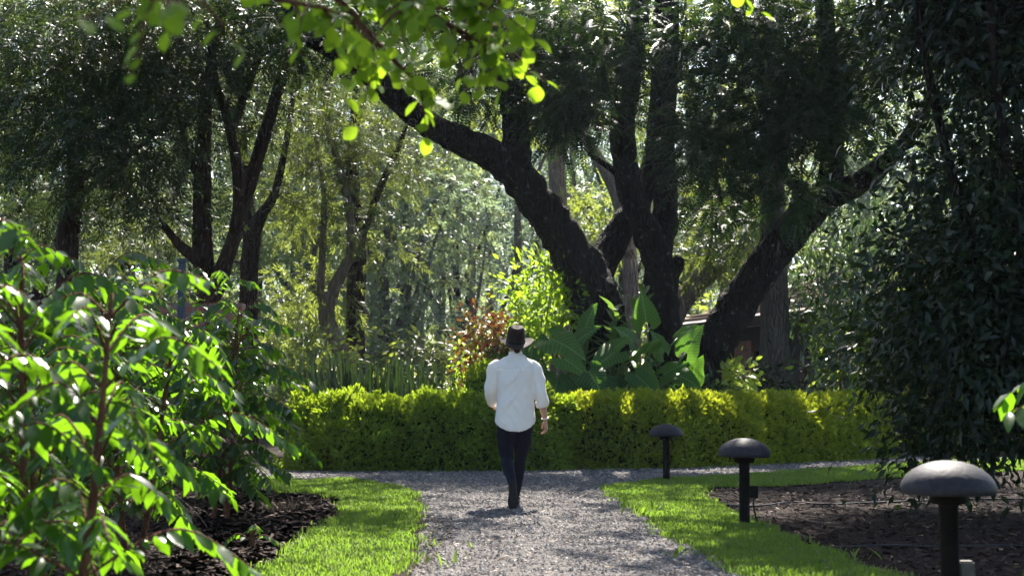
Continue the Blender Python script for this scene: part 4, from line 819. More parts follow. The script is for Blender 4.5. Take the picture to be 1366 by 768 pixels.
# ------------------------------------------------------------------ coffee shrubs (left, near), every large leaf a part
COF = [mesh_np('coffee_leaf', *leaf_t(.21, 8, .42, .18, .16, .018, .8), None, M['coffee']), mesh_np('coffee_leaf', *leaf_t(.19, 8, .45, .25, .30, .022, .8), None, M['coffee']), mesh_np('coffee_leaf', *leaf_t(.22, 7, .42, .12, .05, .025, .9), None, M['coffee'])]
COFT = leaf_t(.21, 4, .43, .2, .18, .02, .8)
def coffee(x, y, h, blen, leaf, seed, label, nobj, stems=2, zlow=.3, group=None, name='coffee_shrub', aim=None, node=.125):
    r = np.random.default_rng(seed); root = empty(name, (x, y, 0)); tag(root, label, 'shrub', group)
    L = []; br = Acc(); st = Acc()
    for s in range(stems):
        b = np.array([r.normal(0, .12) * (s > 0), r.normal(0, .12) * (s > 0), -.02]); e = b + [r.normal(0, .14), r.normal(0, .14), h * (1 - .12 * s)]
        p, rr = smooth_path([b, b * .6 + e * .4 + r.normal(0, .02, 3), e], [.022, .017, .006], 10); st.add(*tube(p, rr, 8, .1, seed))
        zz = np.arange(zlow, e[2], node); rot = r.uniform(0, 3.14)
        for q, z in enumerate(zz):
            o = np.array([np.interp(z, p[:, 2], p[:, 0]), np.interp(z, p[:, 2], p[:, 1]), z]); f = (z - zlow) / max(h - zlow, .1)
            for sgn in (0, math.pi):
                az = rot + q * math.pi / 2 * 1.1 + sgn + r.normal(0, .25); l = blen * (1.05 - .6 * f ** 1.6) * r.uniform(.5, 1.3); dv = np.array([math.cos(az), math.sin(az), 0])
                e1 = o + dv * l * .5 + [0, 0, l * (.22 + .25 * f)]; e2 = o + dv * l + [0, 0, l * (.05 + .35 * f - .25 * r.random())]
                bp, rb = smooth_path([o, e1, e2], [.006, .0045, .002], 6); br.add(*tube(bp, rb, 5, 0, 0, False))
                cum = np.concatenate([[0], np.cumsum(np.linalg.norm(np.diff(bp, axis=0), axis=1))]); k = 0
                for dd in np.arange(l * .28, cum[-1] + .02, leaf * .42):
                    dd = min(dd, cum[-1]); c = np.array([np.interp(dd, cum, bp[:, i]) for i in range(3)]); i = min(len(bp) - 2, int(np.searchsorted(cum, dd))); tg = norm(bp[i + 1] - bp[i]); sd_ = norm(np.cross(tg, [0, 0, 1]))
                    for ss in (-1, 1):
                        d = sd_ * ss * r.uniform(.55, .95) + tg * r.uniform(.35, .7) + np.array([0, 0, -r.uniform(.15, .75)]); nrm = np.array([0, 0, 1.]) + sd_ * ss * .35 + r.normal(0, .22, 3)
                        L.append((c, d, nrm, leaf * r.uniform(.45, 1.25) * (1 if dd < cum[-1] - .03 else .7)))
                    k += 1
    pos = np.array([q[0] for q in L]); d = np.array([q[1] for q in L]); nr = np.array([q[2] for q in L]); sc = np.array([q[3] for q in L])
    X, Y, Z = frames(d, nr); order = np.argsort(np.linalg.norm(pos + [x, y, -CAMZ], axis=1) + r.uniform(0, .5, len(pos)))
    near = order[:nobj]; rest = order[nobj:]
    for i in near: o = link('leaf', COF[i % 3], root); o.matrix_local = mat4(pos[i], X[i], Y[i], Z[i], sc[i])
    if len(rest): a = Acc(); scatter(a, COFT, pos[rest], d[rest], nr[rest], sc[rest]); c = a.build('foliage', M['coffee'], root, True); c['kind'] = 'stuff'
    st.build('stem', M['stem'], root); b = br.build('side_shoots', M['stem'], root); b['kind'] = 'stuff'
    return root
coffee(-1.76, 4.7, 1.54, .56, .108, 501, 'nearest coffee shrub, blurred bright leaves filling the left edge', 260, 2, .25)
coffee(-2.0, 6.1, 1.60, .64, .118, 502, 'second coffee shrub with sunlit drooping leaves and reddish stem at the left', 260, 2, .3)
coffee(-2.25, 8.4, 1.6, .66, .13, 503, 'coffee shrub in the middle of the left bed', 200, 2, .3)
coffee(-2.5, 12.0, 1.78, .66, .13, 504, 'coffee shrub at the bed\'s far end beside the lawn curve', 200, 3, .3)
coffee(-3.0, 10.2, 1.85, .85, .14, 505, 'shaded coffee shrub deep in the left bed', 120, 2, .3)
coffee(-3.2, 14.6, 2.15, .85, .14, 506, 'tall dark coffee shrub before the spiky plants', 120, 3, .25)
coffee(-3.9, 13.0, 2.1, .95, .14, 507, 'shaded coffee shrub against the brick wall', 80, 3, .3)
coffee(-2.9, 7.0, 1.8, .8, .14, 508, 'coffee shrub outermost in the left bed', 60, 2, .3)
coffee(-4.6, 16.2, 2.3, 1.0, .14, 509, 'dark coffee shrub farthest left, under the shaggy tree', 60, 3, .3)
coffee(2.62, 5.6, 1.5, .62, .13, 510, 'coffee shrub reaching bright leaves in from the right edge', 200, 1, .3)
# small sprout in the mulch
coffee(-1.72, 9.6, .16, .18, .06, 511, 'tiny low sprout in the mulch before the left shrubs', 30, 1, .05, None, 'sprout', None, .05)

# ------------------------------------------------------------------ overhanging branch at the top
ROUND = [mesh_np('round_leaf', *leaf_t(.40, 7, .55, .12, .10, 0, .5), None, M['overhang']), mesh_np('round_leaf', *leaf_t(.36, 7, .5, .22, .18, 0, .5), None, M['overhang'])]
ROT = leaf_t(.38, 5, .52, .15, .12, 0, .5)
def overhang():
    r = np.random.default_rng(61); base = np.array([-3.6, 5.6, 0.]); root = empty('overhanging_tree', tuple(base)); tag(root, 'tree reaching sunlit round-leaved branches into the top of the picture from the left', 'tree')
    a = Acc(); tips = []
    p, rr = smooth_path([base + [0, 0, -.05], base + [.15, 0, 1.6], base + [.1, -.1, 3.0], base + [.5, -.2, 4.2], base + [.6, 0, 6.]], [.16, .13, .11, .08, .03], 6); a.add(*tube(p, rr, 10, .12, 2.))
    def bough(pts, rad, n, s):
        q, w = smooth_path(pts, rad, 8); a.add(*tube(q, w, 6, 0, 0, False)); m = len(q); out = []
        for k in range(n):
            f = r.uniform(.32, 1.0); i = int(f * (m - 1)); tg = norm(q[min(i + 1, m - 1)] - q[max(i - 1, 0)]); d = norm(tg * .6 + r.normal(0, .6, 3) + [0, 0, -.25]); l = r.uniform(.10, .34) * s
            e = q[i] + d * l; tp, tw = smooth_path([q[i], q[i] * .5 + e * .5 + [0, 0, .03], e], [.004, .003, .0015], 4); a.add(*tube(tp, tw, 4, 0, 0, False))
            nl = r.integers(4, 8)
            for j in range(nl):
                c = q[i] + (e - q[i]) * (j + 1) / nl; az = r.uniform(0, 6.28); dd = d * .4 + np.array([math.cos(az), math.sin(az), -.55]); out.append((c, dd, np.array([r.normal(0, .5), -.35 + r.normal(0, .4), 1.]), r.uniform(.042, .074) * s))
        return out
    b3 = p[14]; L = []
    L += bough([p[17], P(240, -130, 5.1), P(430, -70, 4.9), P(550, 5, 4.8), P(620, 45, 4.75), P(655, 65, 4.7)], [.05, .035, .022, .014, .007, .003], 42, 1.0)
    L += bough([P(380, -75, 4.95), P(460, 10, 5.0), P(525, 80, 5.0), P(565, 115, 4.95)], [.02, .014, .008, .003], 20, 1.0)
    L += bough([P(420, -60, 4.9), P(520, -10, 4.6), P(620, 0, 4.5), P(690, -10, 4.4)], [.018, .012, .008, .003], 22, 1.)
    L += bough([p[16], P(60, -160, 3.6), P(150, -80, 3.0), P(210, -25, 2.7), P(245, 10, 2.6)], [.035, .025, .012, .007, .003], 11, .75)
    L += bough([p[17], P(220, -120, 4.6), P(330, -20, 4.2), P(400, 5, 4.0), P(440, 12, 4.0)], [.03, .02, .012, .007, .003], 12, .85)
    L += bough([P(640, -120, 5.2), P(800, -90, 5.2), P(930, -50, 5.1), P(965, -25, 5.0)], [.02, .014, .008, .003], 4, .9)
    a.build('trunk', M['stem'], root, True, tuple(base))
    pos = np.array([q[0] for q in L]) - base; d = np.array([q[1] for q in L]); nr = np.array([q[2] for q in L]); sc = np.array([q[3] for q in L]); X, Y, Z = frames(d, nr)
    order = r.permutation(len(L))
    for i in order[:290]: o = link('leaf', ROUND[i % 2], root); o.matrix_local = mat4(pos[i], X[i], Y[i], Z[i], sc[i])
    ac = Acc(); q = order[290:]; scatter(ac, ROT, pos[q], d[q], nr[q], sc[q]); c = ac.build('foliage', M['overhang'], root, True); c['kind'] = 'stuff'
overhang()

# ------------------------------------------------------------------ the big dark shrub at the right
DLM = [mesh_np('drooping_leaf', *leaf_t(.20, 6, .42, .25, .3, 0, .9), None, M['dark_leaf']), mesh_np('drooping_leaf', *leaf_t(.22, 6, .45, .15, .15, .015, .9), None, M['dark_leaf'])]
def big_shrub():
    t = Tree(71); base = np.array([4.74, 12.2, 0.]); r = t.r
    for k in range(7):
        az = r.uniform(0, 6.28); t.limb([base + [math.cos(az) * .15, math.sin(az) * .15, -.03], base + [math.cos(az) * .5, math.sin(az) * .5, 1.4], base + [math.cos(az) * 1.0, math.sin(az) * .8, 3.0], base + [math.cos(az) * 1.3, math.sin(az) * 1.1, 4.8], base + [math.cos(az) * 1.1, math.sin(az) * 1., 6.0]], [.06, .05, .038, .024, .008], 8, .1)
    A = [t.ell(base + [0.15, 0, 2.2], (1.35, 1.3, 1.3), 100, .25), t.ell(base + [.3, .2, 4.6], (1.45, 1.3, 1.5), 80, .3), t.ell(base + [-.35, -.2, 1.35], (1.0, 1.0, .8), 52, .25), t.ell(base + [-.75, 0, 3.4], (.8, .8, .9), 30, .2), t.ell(base + [-.35, .2, 4.9], (1.1, 1., 1.0), 36, .2), t.ell(base + [.9, .2, 1.0], (.8, 1.1, .6), 24, .3), t.ell(base + [-1.0, 1.3, 1.6], (.5, .6, .8), 14, .3), t.ell(base + [1.2, 0, 3.2], (.9, 1, 1.4), 24, .3), t.ell(base + [-.9, .4, .75], (.45, .5, .35), 12, .2), t.ell(base + [-.85, .2, 4.4], (.7, .8, .9), 30, .2), t.ell(base + [-.95, .2, 2.2], (.55, .7, .7), 22, .2)]
    C = np.vstack(A); C = C[C[:, 2] > .35]
    # keep the lit gap of sky in the upper right
    d = C - np.array([0, 0, CAMZ]); px = W / 2 + F * d[:, 0] / d[:, 1]; py = H / 2 + 156 - F * d[:, 2] / d[:, 1]
    C = C[~((np.hypot((px - 1270) / 55, (py - 140) / 60) < 1))]
    t.twigs(C, .03, .005, .05)
    n = len(C) * 120; c = np.repeat(C, 120, 0); off = r.normal(0, 1, (n, 3)) * [.27, .27, .24]; dd = norm(off) + r.normal(0, .5, (n, 3)); dd[:, 2] -= .35; nr = norm(off) + r.normal(0, .5, (n, 3)); nr[:, 2] += .5
    pos = c + off - base; sc = r.uniform(.07, .15, n); X, Y, Z = frames(dd, nr)
    root = empty('dark_shrub', tuple(base)); tag(root, 'large dense dark-leaved shrub filling the right side, behind the nearest lamp', 'shrub')
    order = np.argsort(pos[:, 1] + r.uniform(0, 1.2, n)); near = order[:290]; rest = order[290:]
    for i in near: o = link('leaf', DLM[i % 2], root); o.matrix_local = mat4(pos[i], X[i], Y[i], Z[i], sc[i])
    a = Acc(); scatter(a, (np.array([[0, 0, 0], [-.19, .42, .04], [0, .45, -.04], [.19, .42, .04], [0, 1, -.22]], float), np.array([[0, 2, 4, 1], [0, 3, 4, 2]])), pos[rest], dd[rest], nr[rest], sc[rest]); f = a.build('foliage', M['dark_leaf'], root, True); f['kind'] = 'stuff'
    t.acc.build('stem', M['bark_dark'], root, True, tuple(base))
big_shrub()

# ------------------------------------------------------------------ mushroom lamps
CAPM = mesh_np('cap', *lathe([(.0, .700), (.03, .6995), (.07, .694), (.115, .680), (.155, .658), (.185, .632), (.203, .606), (.210, .585), (.211, .566), (.206, .553), (.196, .548), (.184, .552), (.17, .566), (.10, .575), (.0, .577)], 40), None, M['bollard'])
POSTM = mesh_np('post', *lathe([(.0, -.05), (.046, -.05), (.046, .02), (.0425, .03), (.0425, .50), (.058, .51), (.058, .577), (0, .577)], 22), None, M['post'])
COLM = mesh_np('lamp_collar', *lathe([(.0435, .500), (.075, .505), (.082, .52), (.082, .57), (.05, .576)], 22), None, M['post'])
def lamp(px, Y, sc, label, boxz=None, tilt=0.0):
    x = (px - W / 2) / F * Y; root = empty('mushroom_lamp', (x, Y, 0)); tag(root, label, 'garden lamp', 'mushroom lamps along the path'); root.scale = (sc,) * 3; root.rotation_euler = (0, tilt, 0)
    link('cap', CAPM, root); link('post', POSTM, root); link('lamp_collar', COLM, root)
    if boxz:
        bm = bmesh.new(); bmesh.ops.create_cube(bm, size=1); bmesh.ops.scale(bm, vec=(.07, .065, .10), verts=bm.verts); bmesh.ops.bevel(bm, geom=bm.edges[:], offset=.008, segments=2, affect='EDGES'); bmesh.ops.translate(bm, vec=(.073, .01, boxz), verts=bm.verts)
        me = bpy.data.meshes.new('junction_box'); bm.to_mesh(me); bm.free(); me.materials.append(M['post'] if boxz > .24 else M['junction']); jb = link('junction_box', me, root)
        a = Acc(); p, rr = smooth_path([(.075, .01, boxz - .05), (.08, .02, boxz * .5), (.12, .06, .0)], [.008, .008, .008], 5); a.add(*tube(p, rr, 6)); a.build('cable', M['hose'], root)
lamp(887.5, 17.9, 1.02, 'farthest mushroom lamp, standing against the hedge where the paths meet')
lamp(990, 11.35, .985, 'middle mushroom lamp on the lawn edge with a box on its post', .27, .01)
lamp(1260, 6.5, 1.0, 'nearest mushroom lamp, large at the lower right beside the dark mulch', .20)

# irrigation hose and twigs in the right bed
def line_thing(name, pts, rad, mat, label, cat, sides=6):
    base = np.array([pts[0][0], pts[0][1], 0]); p, rr = smooth_path(np.asarray(pts) - base, rad, 6); root = bpy.data.objects.new(name, None)
    a = Acc(); a.add(*tube(p, rr, sides)); o = a.build(name, mat); o.location = base; tag(o, label, cat); return o
def gp(px, py, z=.02): q = G(px, py); return (q[0], q[1], z)
line_thing('irrigation_hose', [gp(965, 676), gp(1010, 677), gp(1060, 672), gp(1100, 675), gp(1180, 672), gp(1300, 668), gp(1400, 668)], [.009] * 7, M['hose'], 'dark hose lying across the mulch behind the middle lamp', 'hose')
line_thing('irrigation_hose', [gp(1110, 734), gp(1180, 731), gp(1260, 733), gp(1330, 731), gp(1420, 735)], [.008] * 5, M['hose'], 'thin hose lying in the mulch behind the nearest lamp', 'hose')
line_thing('fallen_twig', [gp(215, 655, .03), gp(240, 672, .05), gp(262, 690, .04), gp(276, 706, .02)], [.006, .006, .005, .003], M['bark_pale'], 'thin bare twig lying in the mulch beneath the left shrubs', 'twig')
line_thing('fallen_twig', [gp(1050, 690, .02), gp(1080, 700, .03), gp(1120, 704, .02)], [.006, .005, .003], M['bark_pale'], 'short pale twig in the mulch right of the middle lamp', 'twig')
line_thing('fallen_branch', [gp(0, 700, .04), gp(60, 712, .08), gp(110, 735, .05), gp(150, 765, .03)], [.014, .013, .010, .006], M['bark_pale'], 'brown fallen branch under the nearest coffee shrub', 'branch')

# ------------------------------------------------------------------ the person
def loft(secs, n=24):
    V = []; th = np.linspace(0, 2 * np.pi, n, endpoint=False)
    for (x, y, z, a, b) in secs: V.append(np.stack([x + a * np.sign(np.cos(th)) * np.abs(np.cos(th)) ** .85, y + b * np.sign(np.sin(th)) * np.abs(np.sin(th)) ** .85, z + 0 * th], -1))
    m = len(secs); V = np.concatenate(V); i, j = np.meshgrid(np.arange(m - 1), np.arange(n), indexing='ij'); j2 = (j + 1) % n
    Q = np.stack([i * n + j, i * n + j2, (i + 1) * n + j2, (i + 1) * n + j], -1).reshape(-1, 4); k = len(V)
    V = np.vstack([V, np.mean(V[:n], 0), np.mean(V[-n:], 0)]); jj = np.arange(n); T = np.vstack([np.stack([np.full(n, k), (jj + 1) % n, jj], -1), np.stack([np.full(n, k + 1), (m - 1) * n + jj, (m - 1) * n + (jj + 1) % n], -1)])
    return V, Q, T
def fuse(name, acc, mat, parent, voxel, smooth_it=4, fn=None, dec=None):
    o = acc.build('tmp', mat); md = o.modifiers.new('r', 'REMESH'); md.mode = 'VOXEL'; md.voxel_size = voxel; md.use_smooth_shade = True
    s = o.modifiers.new('s', 'SMOOTH'); s.iterations = smooth_it; s.factor = .5
    if dec: d = o.modifiers.new('d', 'DECIMATE'); d.ratio = dec
    dg = bpy.context.evaluated_depsgraph_get(); me = bpy.data.meshes.new_from_object(o.evaluated_get(dg)); bpy.data.objects.remove(o)
    if fn:
        co = np.zeros(len(me.vertices) * 3, np.float32); me.vertices.foreach_get('co', co); nn = np.zeros(len(me.vertices) * 3, np.float32); me.vertices.foreach_get('normal', nn)
        co = co.reshape(-1, 3); nn = nn.reshape(-1, 3); co = co + nn * fn(co)[:, None]; me.vertices.foreach_set('co', co.astype(np.float32).ravel()); me.update()
    me.polygons.foreach_set('use_smooth', np.ones(len(me.polygons), bool)); me.materials.clear(); me.materials.append(mat)
    return link(name, me, parent)
def limb_(a, pts, rad, sides=16, sub=5, squash=None):
    p, r = smooth_path(pts, rad, sub); a.add(*tube(p, r, sides, 0, 0, True, squash))
def person():
    Yp = 13.45; root = empty('person', (.03, Yp, 0)); tag(root, 'person in a white shirt, dark trousers and brimmed hat walking away on the gravel path', 'person')
    # joints (x right, y away from the lens, z up)
    nk = (.005, .01, 1.42); sh_l, el_l, wr_l = (-.175, .0, 1.33), (-.225, .05, 1.06), (-.20, .26, .93)
    sh_r, el_r, wr_r = (.175, .0, 1.33), (.232, -.03, 1.06), (.285, .03, .815)
    hip_l, kn_l, an_l = (-.075, .0, .80), (-.082, .02, .455), (-.028, -.30, .245)
    hip_r, kn_r, an_r = (.075, .02, .80), (.052, .17, .46), (.005, .33, .095)
    def legs(a, k=1.0, low=.0):
        limb_(a, [hip_l, (-.085, .015, .64), kn_l, (-.066, -.12, .38), an_l], [.088 * k, .082 * k, .056 * k, .054 * k, .036 * k])
        limb_(a, [hip_r, (.072, .08, .64), kn_r, (.036, .23, .33), an_r], [.088 * k, .082 * k, .056 * k, .054 * k, .036 * k])
        limb_(a, [(-.07, 0, .84), (.07, .01, .84)], [.10 * k, .10 * k])
    # body: one continuous surface, head to toes, with hands
    b = Acc(); legs(b, .93)
    b.add(*loft([(0, .01, .74, .13, .09), (0, .01, .84, .155, .10), (0, .01, .95, .135, .088), (0, .005, 1.05, .125, .085), (0, 0, 1.18, .145, .092), (0, 0, 1.29, .165, .09), (0, .005, 1.36, .12, .07), (.004, .01, 1.40, .06, .055)]))
    limb_(b, [(.004, .008, 1.36), (.005, .018, 1.44), (.006, .025, 1.50)], [.058, .050, .052])
    b.add(*loft([(.006, .05, 1.43, .03, .035), (.006, .045, 1.455, .052, .065), (.006, .035, 1.49, .064, .082), (.006, .03, 1.53, .073, .092), (.006, .03, 1.575, .074, .095), (.006, .028, 1.61, .066, .085), (.006, .028, 1.635, .045, .06), (.006, .028, 1.648, .015, .02)]))
    limb_(b, [(.006, .115, 1.53), (.006, .14, 1.515), (.006, .122, 1.50)], [.010, .015, .012], 8)          # nose
    limb_(b, [(-.018, .112, 1.475), (.006, .122, 1.475), (.030, .112, 1.475)], [.007, .010, .007], 8)       # lips
    for s in (-1, 1):
        limb_(b, [(.006 + s * .074, .02, 1.50), (.006 + s * .080, .012, 1.53), (.006 + s * .076, .022, 1.55)], [.010, .014, .009], 8)   # ear
        limb_(b, [(.006 + s * .014, .112, 1.548), (.006 + s * .045, .104, 1.55)], [.010, .008], 8)           # brow over the eye
    for (s_, e_, w_) in ((sh_l, el_l, wr_l), (sh_r, el_r, wr_r)):
        m_ = tuple((np.array(e_) * .45 + np.array(w_) * .55)); limb_(b, [s_, tuple(np.array(s_) * .5 + np.array(e_) * .5), e_, m_, w_], [.050, .043, .036, .035, .0245])
    def hand(w, d, pd, th):          # wrist, along-hand, palm normal, thumb side
        w = np.array(w); d = norm(np.array(d, float)); pd = norm(np.array(pd, float)); th = norm(np.array(th, float))
        limb_(b, [w - d * .02, w + d * .03, w + d * .085], [.024, .036, .037], 12, 4, .45) if abs(pd[1]) < .5 else limb_(b, [w - d * .02, w + d * .03, w + d * .085], [.022, .03, .032], 12, 4, .6)
        for k, (o, l) in enumerate(((.027, .066), (.009, .076), (-.009, .07), (-.027, .054))):
            r0 = w + d * .082 + th * o; r1 = r0 + d * l * .45 + pd * l * .12; r2 = r1 + d * l * .25 + pd * l * .28; r3 = r2 + d * l * .04 + pd * l * .28
            limb_(b, [r0, r1, r2, r3], [.0092, .0088, .008, .0068], 8, 3)
        q = w + d * .028 + th * .026; limb_(b, [q, q + th * .02 + d * .022 + pd * .008, q + th * .022 + d * .048 + pd * .018, q + th * .016 + d * .066 + pd * .022], [.012, .0105, .0092, .0075], 8, 3)
    hand(wr_r, (.05, .10, -1), (-.75, .55, 0), (-.4, .8, 0)); hand(wr_l, (.1, .8, .15), (.8, -.1, -.4), (.2, .2, .9))
    for an, tip in ((an_l, None), (an_r, None)): pass
    limb_(b, [an_l, (-.026, -.335, .15), (-.024, -.335, .03)], [.034, .036, .028], 12); limb_(b, [an_r, (.004, .36, .05), (.004, .50, .03)], [.034, .036, .028], 12)
    fuse('body', b, M['skin'], root, .005, 3, None, .25)
    # trousers
    a = Acc(); legs(a, 1.08); a.add(*loft([(0, .01, .72, .15, .105), (0, .01, .82, .172, .12), (0, .01, .93, .15, .105)]))
    limb_(a, [an_l, (-.027, -.315, .225)], [.041, .043]); limb_(a, [an_r, (.005, .333, .08)], [.041, .043])
    wr = lambda co: np.array([.006 * noise.noise(Vector((p[0] * 9, p[1] * 9, p[2] * 26))) for p in co])
    tr = fuse('trousers', a, M['trousers'], root, .009, 4, wr, .6)
    # shirt with sleeves, long rounded back tail
    a = Acc(); th = np.linspace(0, 2 * np.pi, 28, endpoint=False); rows = []
    secs = [(.70, .188, .128), (.78, .192, .132), (.88, .186, .128), (.98, .176, .12), (1.08, .176, .116), (1.18, .186, .118), (1.27, .199, .114), (1.325, .198, .102), (1.365, .166, .085), (1.40, .105, .072), (1.425, .064, .064)]
    for zi, aa, bb in secs:
        c, s = np.cos(th), np.sin(th); z = zi + 0 * th
        if zi < .8: z = zi + .085 * np.abs(c) ** 2.2 * (1 if zi < .72 else .35)
        rows.append(np.stack([.003 + aa * np.sign(c) * np.abs(c) ** .8, .008 + bb * np.sign(s) * np.abs(s) ** .85, z], -1))
    V = np.concatenate(rows); m, n = len(rows), 28; i, j = np.meshgrid(np.arange(m - 1), np.arange(n), indexing='ij'); j2 = (j + 1) % n; Q = np.stack([i * n + j, i * n + j2, (i + 1) * n + j2, (i + 1) * n + j], -1).reshape(-1, 4); k = len(V)
    V = np.vstack([V, V[:n].mean(0), V[-n:].mean(0)]); jj = np.arange(n); a.add(V, Q, np.vstack([np.stack([np.full(n, k), (jj + 1) % n, jj], -1), np.stack([np.full(n, k + 1), (m - 1) * n + jj, (m - 1) * n + (jj + 1) % n], -1)]))
    lc = tuple(np.array(el_l) * .45 + np.array(wr_l) * .55); rc = tuple(np.array(el_r) * .58 + np.array(wr_r) * .42)
    limb_(a, [(-.13, .0, 1.335), (-.188, .0, 1.29), (-.220, .02, 1.16), tuple(np.array(el_l) + (-.006, 0, 0)), lc], [.05, .062, .066, .060, .056])
    limb_(a, [(.13, .0, 1.335), (.188, .0, 1.29), (.218, -.01, 1.16), tuple(np.array(el_r) + (.004, 0, 0)), rc], [.05, .062, .066, .060, .054])
    def wrinkle(co):
        out = []
        for p in co:
            x, y, z = p; back = 1 if y < .0 else 0
            d1 = noise.noise(Vector((x * 5 + z * 4, y * 4, z * 4 - x * 5))); d2 = noise.noise(Vector(((x * .8 + z * .6) * 22, y * 8, (z * .8 - x * .6) * 6)))
            d3 = noise.noise(Vector(((x * .8 - z * .6) * 20 + 7, y * 8, (z * .8 + x * .6) * 5)))
            v = .006 * d1 + .015 * max(d2, -.1) * (1 if x > 0 else .4) + .015 * max(d3, -.1) * (1 if x < .02 else .4)
            if back and abs(x) < .17:
                zy = 1.285 + .25 * x * x; v -= .0045 * math.exp(-((z - zy) / .006) ** 2)             # yoke seam
                if z < zy: v += .005 * math.exp(-((abs(x - .004) - .014) / .008) ** 2) * min(1, max(0, (z - .85) / .3))   # centre pleat
            v += .004 * math.exp(-((z - .745) / .012) ** 2) * 0
            out.append(v)
        return np.array(out)
    shirt = fuse('shirt', a, M['shirt'], root, .006, 4, wrinkle)
    a = Acc(); V, Q = lathe([(.060, 1.405), (.066, 1.41), (.066, 1.44), (.061, 1.455), (.056, 1.45), (.056, 1.41)], 28, (.004, .012, 0)); a.add(V, Q); a.build('collar', M['shirt'], shirt)
    for c, e in ((lc, el_l), (rc, el_r)):
        d = norm(np.array(c) - np.array(e)); a = Acc(); p = [np.array(c) - d * .035, np.array(c) - d * .03, np.array(c) + d * .018, np.array(c) + d * .022]; a.add(*tube(p, [.055, .0605, .0595, .053], 20)); a.build('cuff', M['shirt'], shirt)
    # yoke seam standing a little proud of the back
    # hair: cap under the hat and low knot at the nape
    a = Acc(); a.add(*loft([(.006, -.005, 1.475, .045, .04), (.006, .0, 1.505, .067, .07), (.006, .01, 1.55, .080, .092), (.006, .015, 1.60, .078, .09)])); limb_(a, [(.012, -.055, 1.50), (.016, -.07, 1.465), (.018, -.072, 1.435)], [.03, .034, .02]); fuse('hair', a, M['hair'], root, .006, 2, lambda co: np.array([.003 * noise.noise(Vector((p[0] * 60, p[1] * 20, p[2] * 14))) for p in co]))
    # hat: pinched crown, ribbon, wavy brim
    hc = np.array([.006, .028, 1.545]); he = empty('hat', tuple(hc)); he.parent = root; he.rotation_euler = (.30, 0.02, .1)
    n = 40; th = np.linspace(0, 2 * np.pi, n, endpoint=False)
    def rings(rows): V = np.concatenate(rows); m = len(rows); i, j = np.meshgrid(np.arange(m - 1), np.arange(n), indexing='ij'); j2 = (j + 1) % n; return V, np.stack([i * n + j, i * n + j2, (i + 1) * n + j2, (i + 1) * n + j], -1).reshape(-1, 4)
    rows = []
    for z, a_, b_ in ((.0, .088, .108), (.02, .0885, .108), (.06, .086, .104), (.10, .082, .098), (.128, .077, .092), (.142, .066, .08), (.147, .052, .066), (.143, .036, .05), (.132, .018, .03), (.126, .003, .006)):
        c, s = np.cos(th), np.sin(th); pin = 1 - .22 * np.clip(z / .13, 0, 1) ** 2 * np.exp(-((s - .75) / .35) ** 2) * (np.abs(c) > .2)
        dz = -.022 * np.clip((z - .11) / .03, 0, 1) * np.abs(c) * 0 + .010 * np.clip((z - .1) / .04, 0, 1) * np.abs(c) ** 2
        rows.append(np.stack([a_ * c * pin, b_ * s, z + dz], -1))
    a = Acc(); a.add(*rings(rows)); a.build('hat_crown', M['hat'], he)
    def brim(r_, up): c, s = np.cos(th), np.sin(th); k = (r_ - .088) / .085; return np.stack([(.088 + (r_ - .088) * .93) * c, (.108 + (r_ - .088)) * s, up + .030 * k ** 1.6 * np.abs(c) ** 2 - .022 * k * np.abs(s) ** 3 - .002 * np.sin(th * 3) * k], -1)
    a = Acc(); a.add(*rings([brim(.086, .004), brim(.11, .003), brim(.14, .003), brim(.165, .003), brim(.173, .001), brim(.172, -.003), brim(.14, -.002), brim(.086, -.001)])); a.build('brim', M['hat'], he)
    a = Acc(); a.add(*rings([np.stack([aa * np.cos(th), bb * np.sin(th), z + 0 * th], -1) for z, aa, bb in ((.005, .090, .110), (.006, .0915, .1115), (.030, .0905, .110), (.031, .088, .107))])); a.build('hat_band', M['band'], he)
    # bracelet on the right wrist
    w = np.array(wr_r); u = norm(np.array(wr_r) - np.array(el_r)); x, y, z = frames(u[None], np.array([[0, 1., 0]])); ang = np.linspace(0, 2 * np.pi, 19); p = w - u * .012 + .031 * (np.cos(ang)[:, None] * x[0] + np.sin(ang)[:, None] * z[0]); a = Acc(); a.add(*tube(p, [.0075] * 19, 8, 0, 0, False)); a.build('bracelet', M['bracelet'], root)
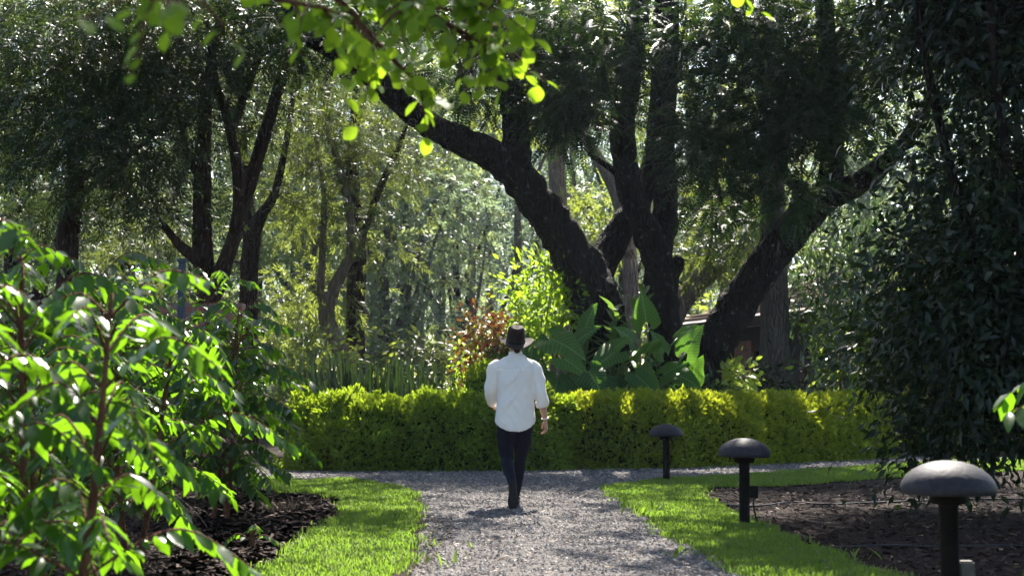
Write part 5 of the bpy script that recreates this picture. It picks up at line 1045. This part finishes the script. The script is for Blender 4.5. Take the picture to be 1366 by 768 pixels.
    # shoes
    def shoe(heel, toe, up):
        heel = np.array(heel); toe = np.array(toe); f = norm(toe - heel); L = np.linalg.norm(toe - heel); up = np.array(up, float); up = norm(up - f * up.dot(f)); sx = np.cross(f, up); a = Acc(); so = Acc()
        def ring(t, w, lo, hi): 
            th = np.linspace(0, 2 * np.pi, 16, endpoint=False); c, s = np.cos(th), np.sin(th); return heel + f * t * L + sx * (w * c)[:, None] + up * (lo + (hi - lo) * (.5 + .5 * s))[:, None]
        def solid(acc, rows_):
            V = np.concatenate(rows_); n_ = 16; m_ = len(rows_); i, j = np.meshgrid(np.arange(m_ - 1), np.arange(n_), indexing='ij'); j2 = (j + 1) % n_; Q = np.stack([i * n_ + j, i * n_ + j2, (i + 1) * n_ + j2, (i + 1) * n_ + j], -1).reshape(-1, 4); k_ = len(V); jj_ = np.arange(n_)
            acc.add(np.vstack([V, rows_[0].mean(0), rows_[-1].mean(0)]), Q, np.vstack([np.stack([np.full(n_, k_), (jj_ + 1) % n_, jj_], -1), np.stack([np.full(n_, k_ + 1), (m_ - 1) * n_ + jj_, (m_ - 1) * n_ + (jj_ + 1) % n_], -1)]))
        solid(a, [ring(.0, .022, .015, .07), ring(.04, .034, .012, .10), ring(.15, .039, .012, .105), ring(.32, .038, .012, .095), ring(.5, .041, .012, .075), ring(.72, .046, .012, .062), ring(.88, .042, .012, .052), ring(1.0, .02, .014, .036)])
        solid(so, [ring(-.01, .02, .0, .024), ring(.04, .034, -.004, .022), ring(.2, .037, -.004, .02), ring(.45, .034, 0, .02), ring(.72, .048, -.004, .02), ring(.9, .043, -.004, .022), ring(1.01, .018, .002, .022)])
        o = fuse('shoe', a, M['shoe'], root, .006, 3); so.build('sole', M['shoe'], o)
    shoe((-.024, -.365, .262), (-.022, -.385, .006), (0, 1, .1)); shoe((.004, .285, .012), (.008, .535, .010), (0, 0, 1))
person()

# ------------------------------------------------------------------ the hazy air
hz = bpy.data.materials.new('hazy_air'); hz.use_nodes = True; nt = hz.node_tree
for n_ in list(nt.nodes): nt.nodes.remove(n_)
o_ = nt.nodes.new('ShaderNodeOutputMaterial'); v_ = nt.nodes.new('ShaderNodeVolumePrincipled'); v_.inputs['Color'].default_value = (.68, .83, 1.0, 1); v_.inputs['Density'].default_value = .0002; v_.inputs['Anisotropy'].default_value = .3
nt.links.new(v_.outputs[0], o_.inputs['Volume'])
a = Acc(); a.add(*box((0, 130, 21), (420, 380, 46))); hb = a.build('haze', hz, None, False); tag(hb, 'pale blue hazy air between the trees', 'haze', kind='stuff')
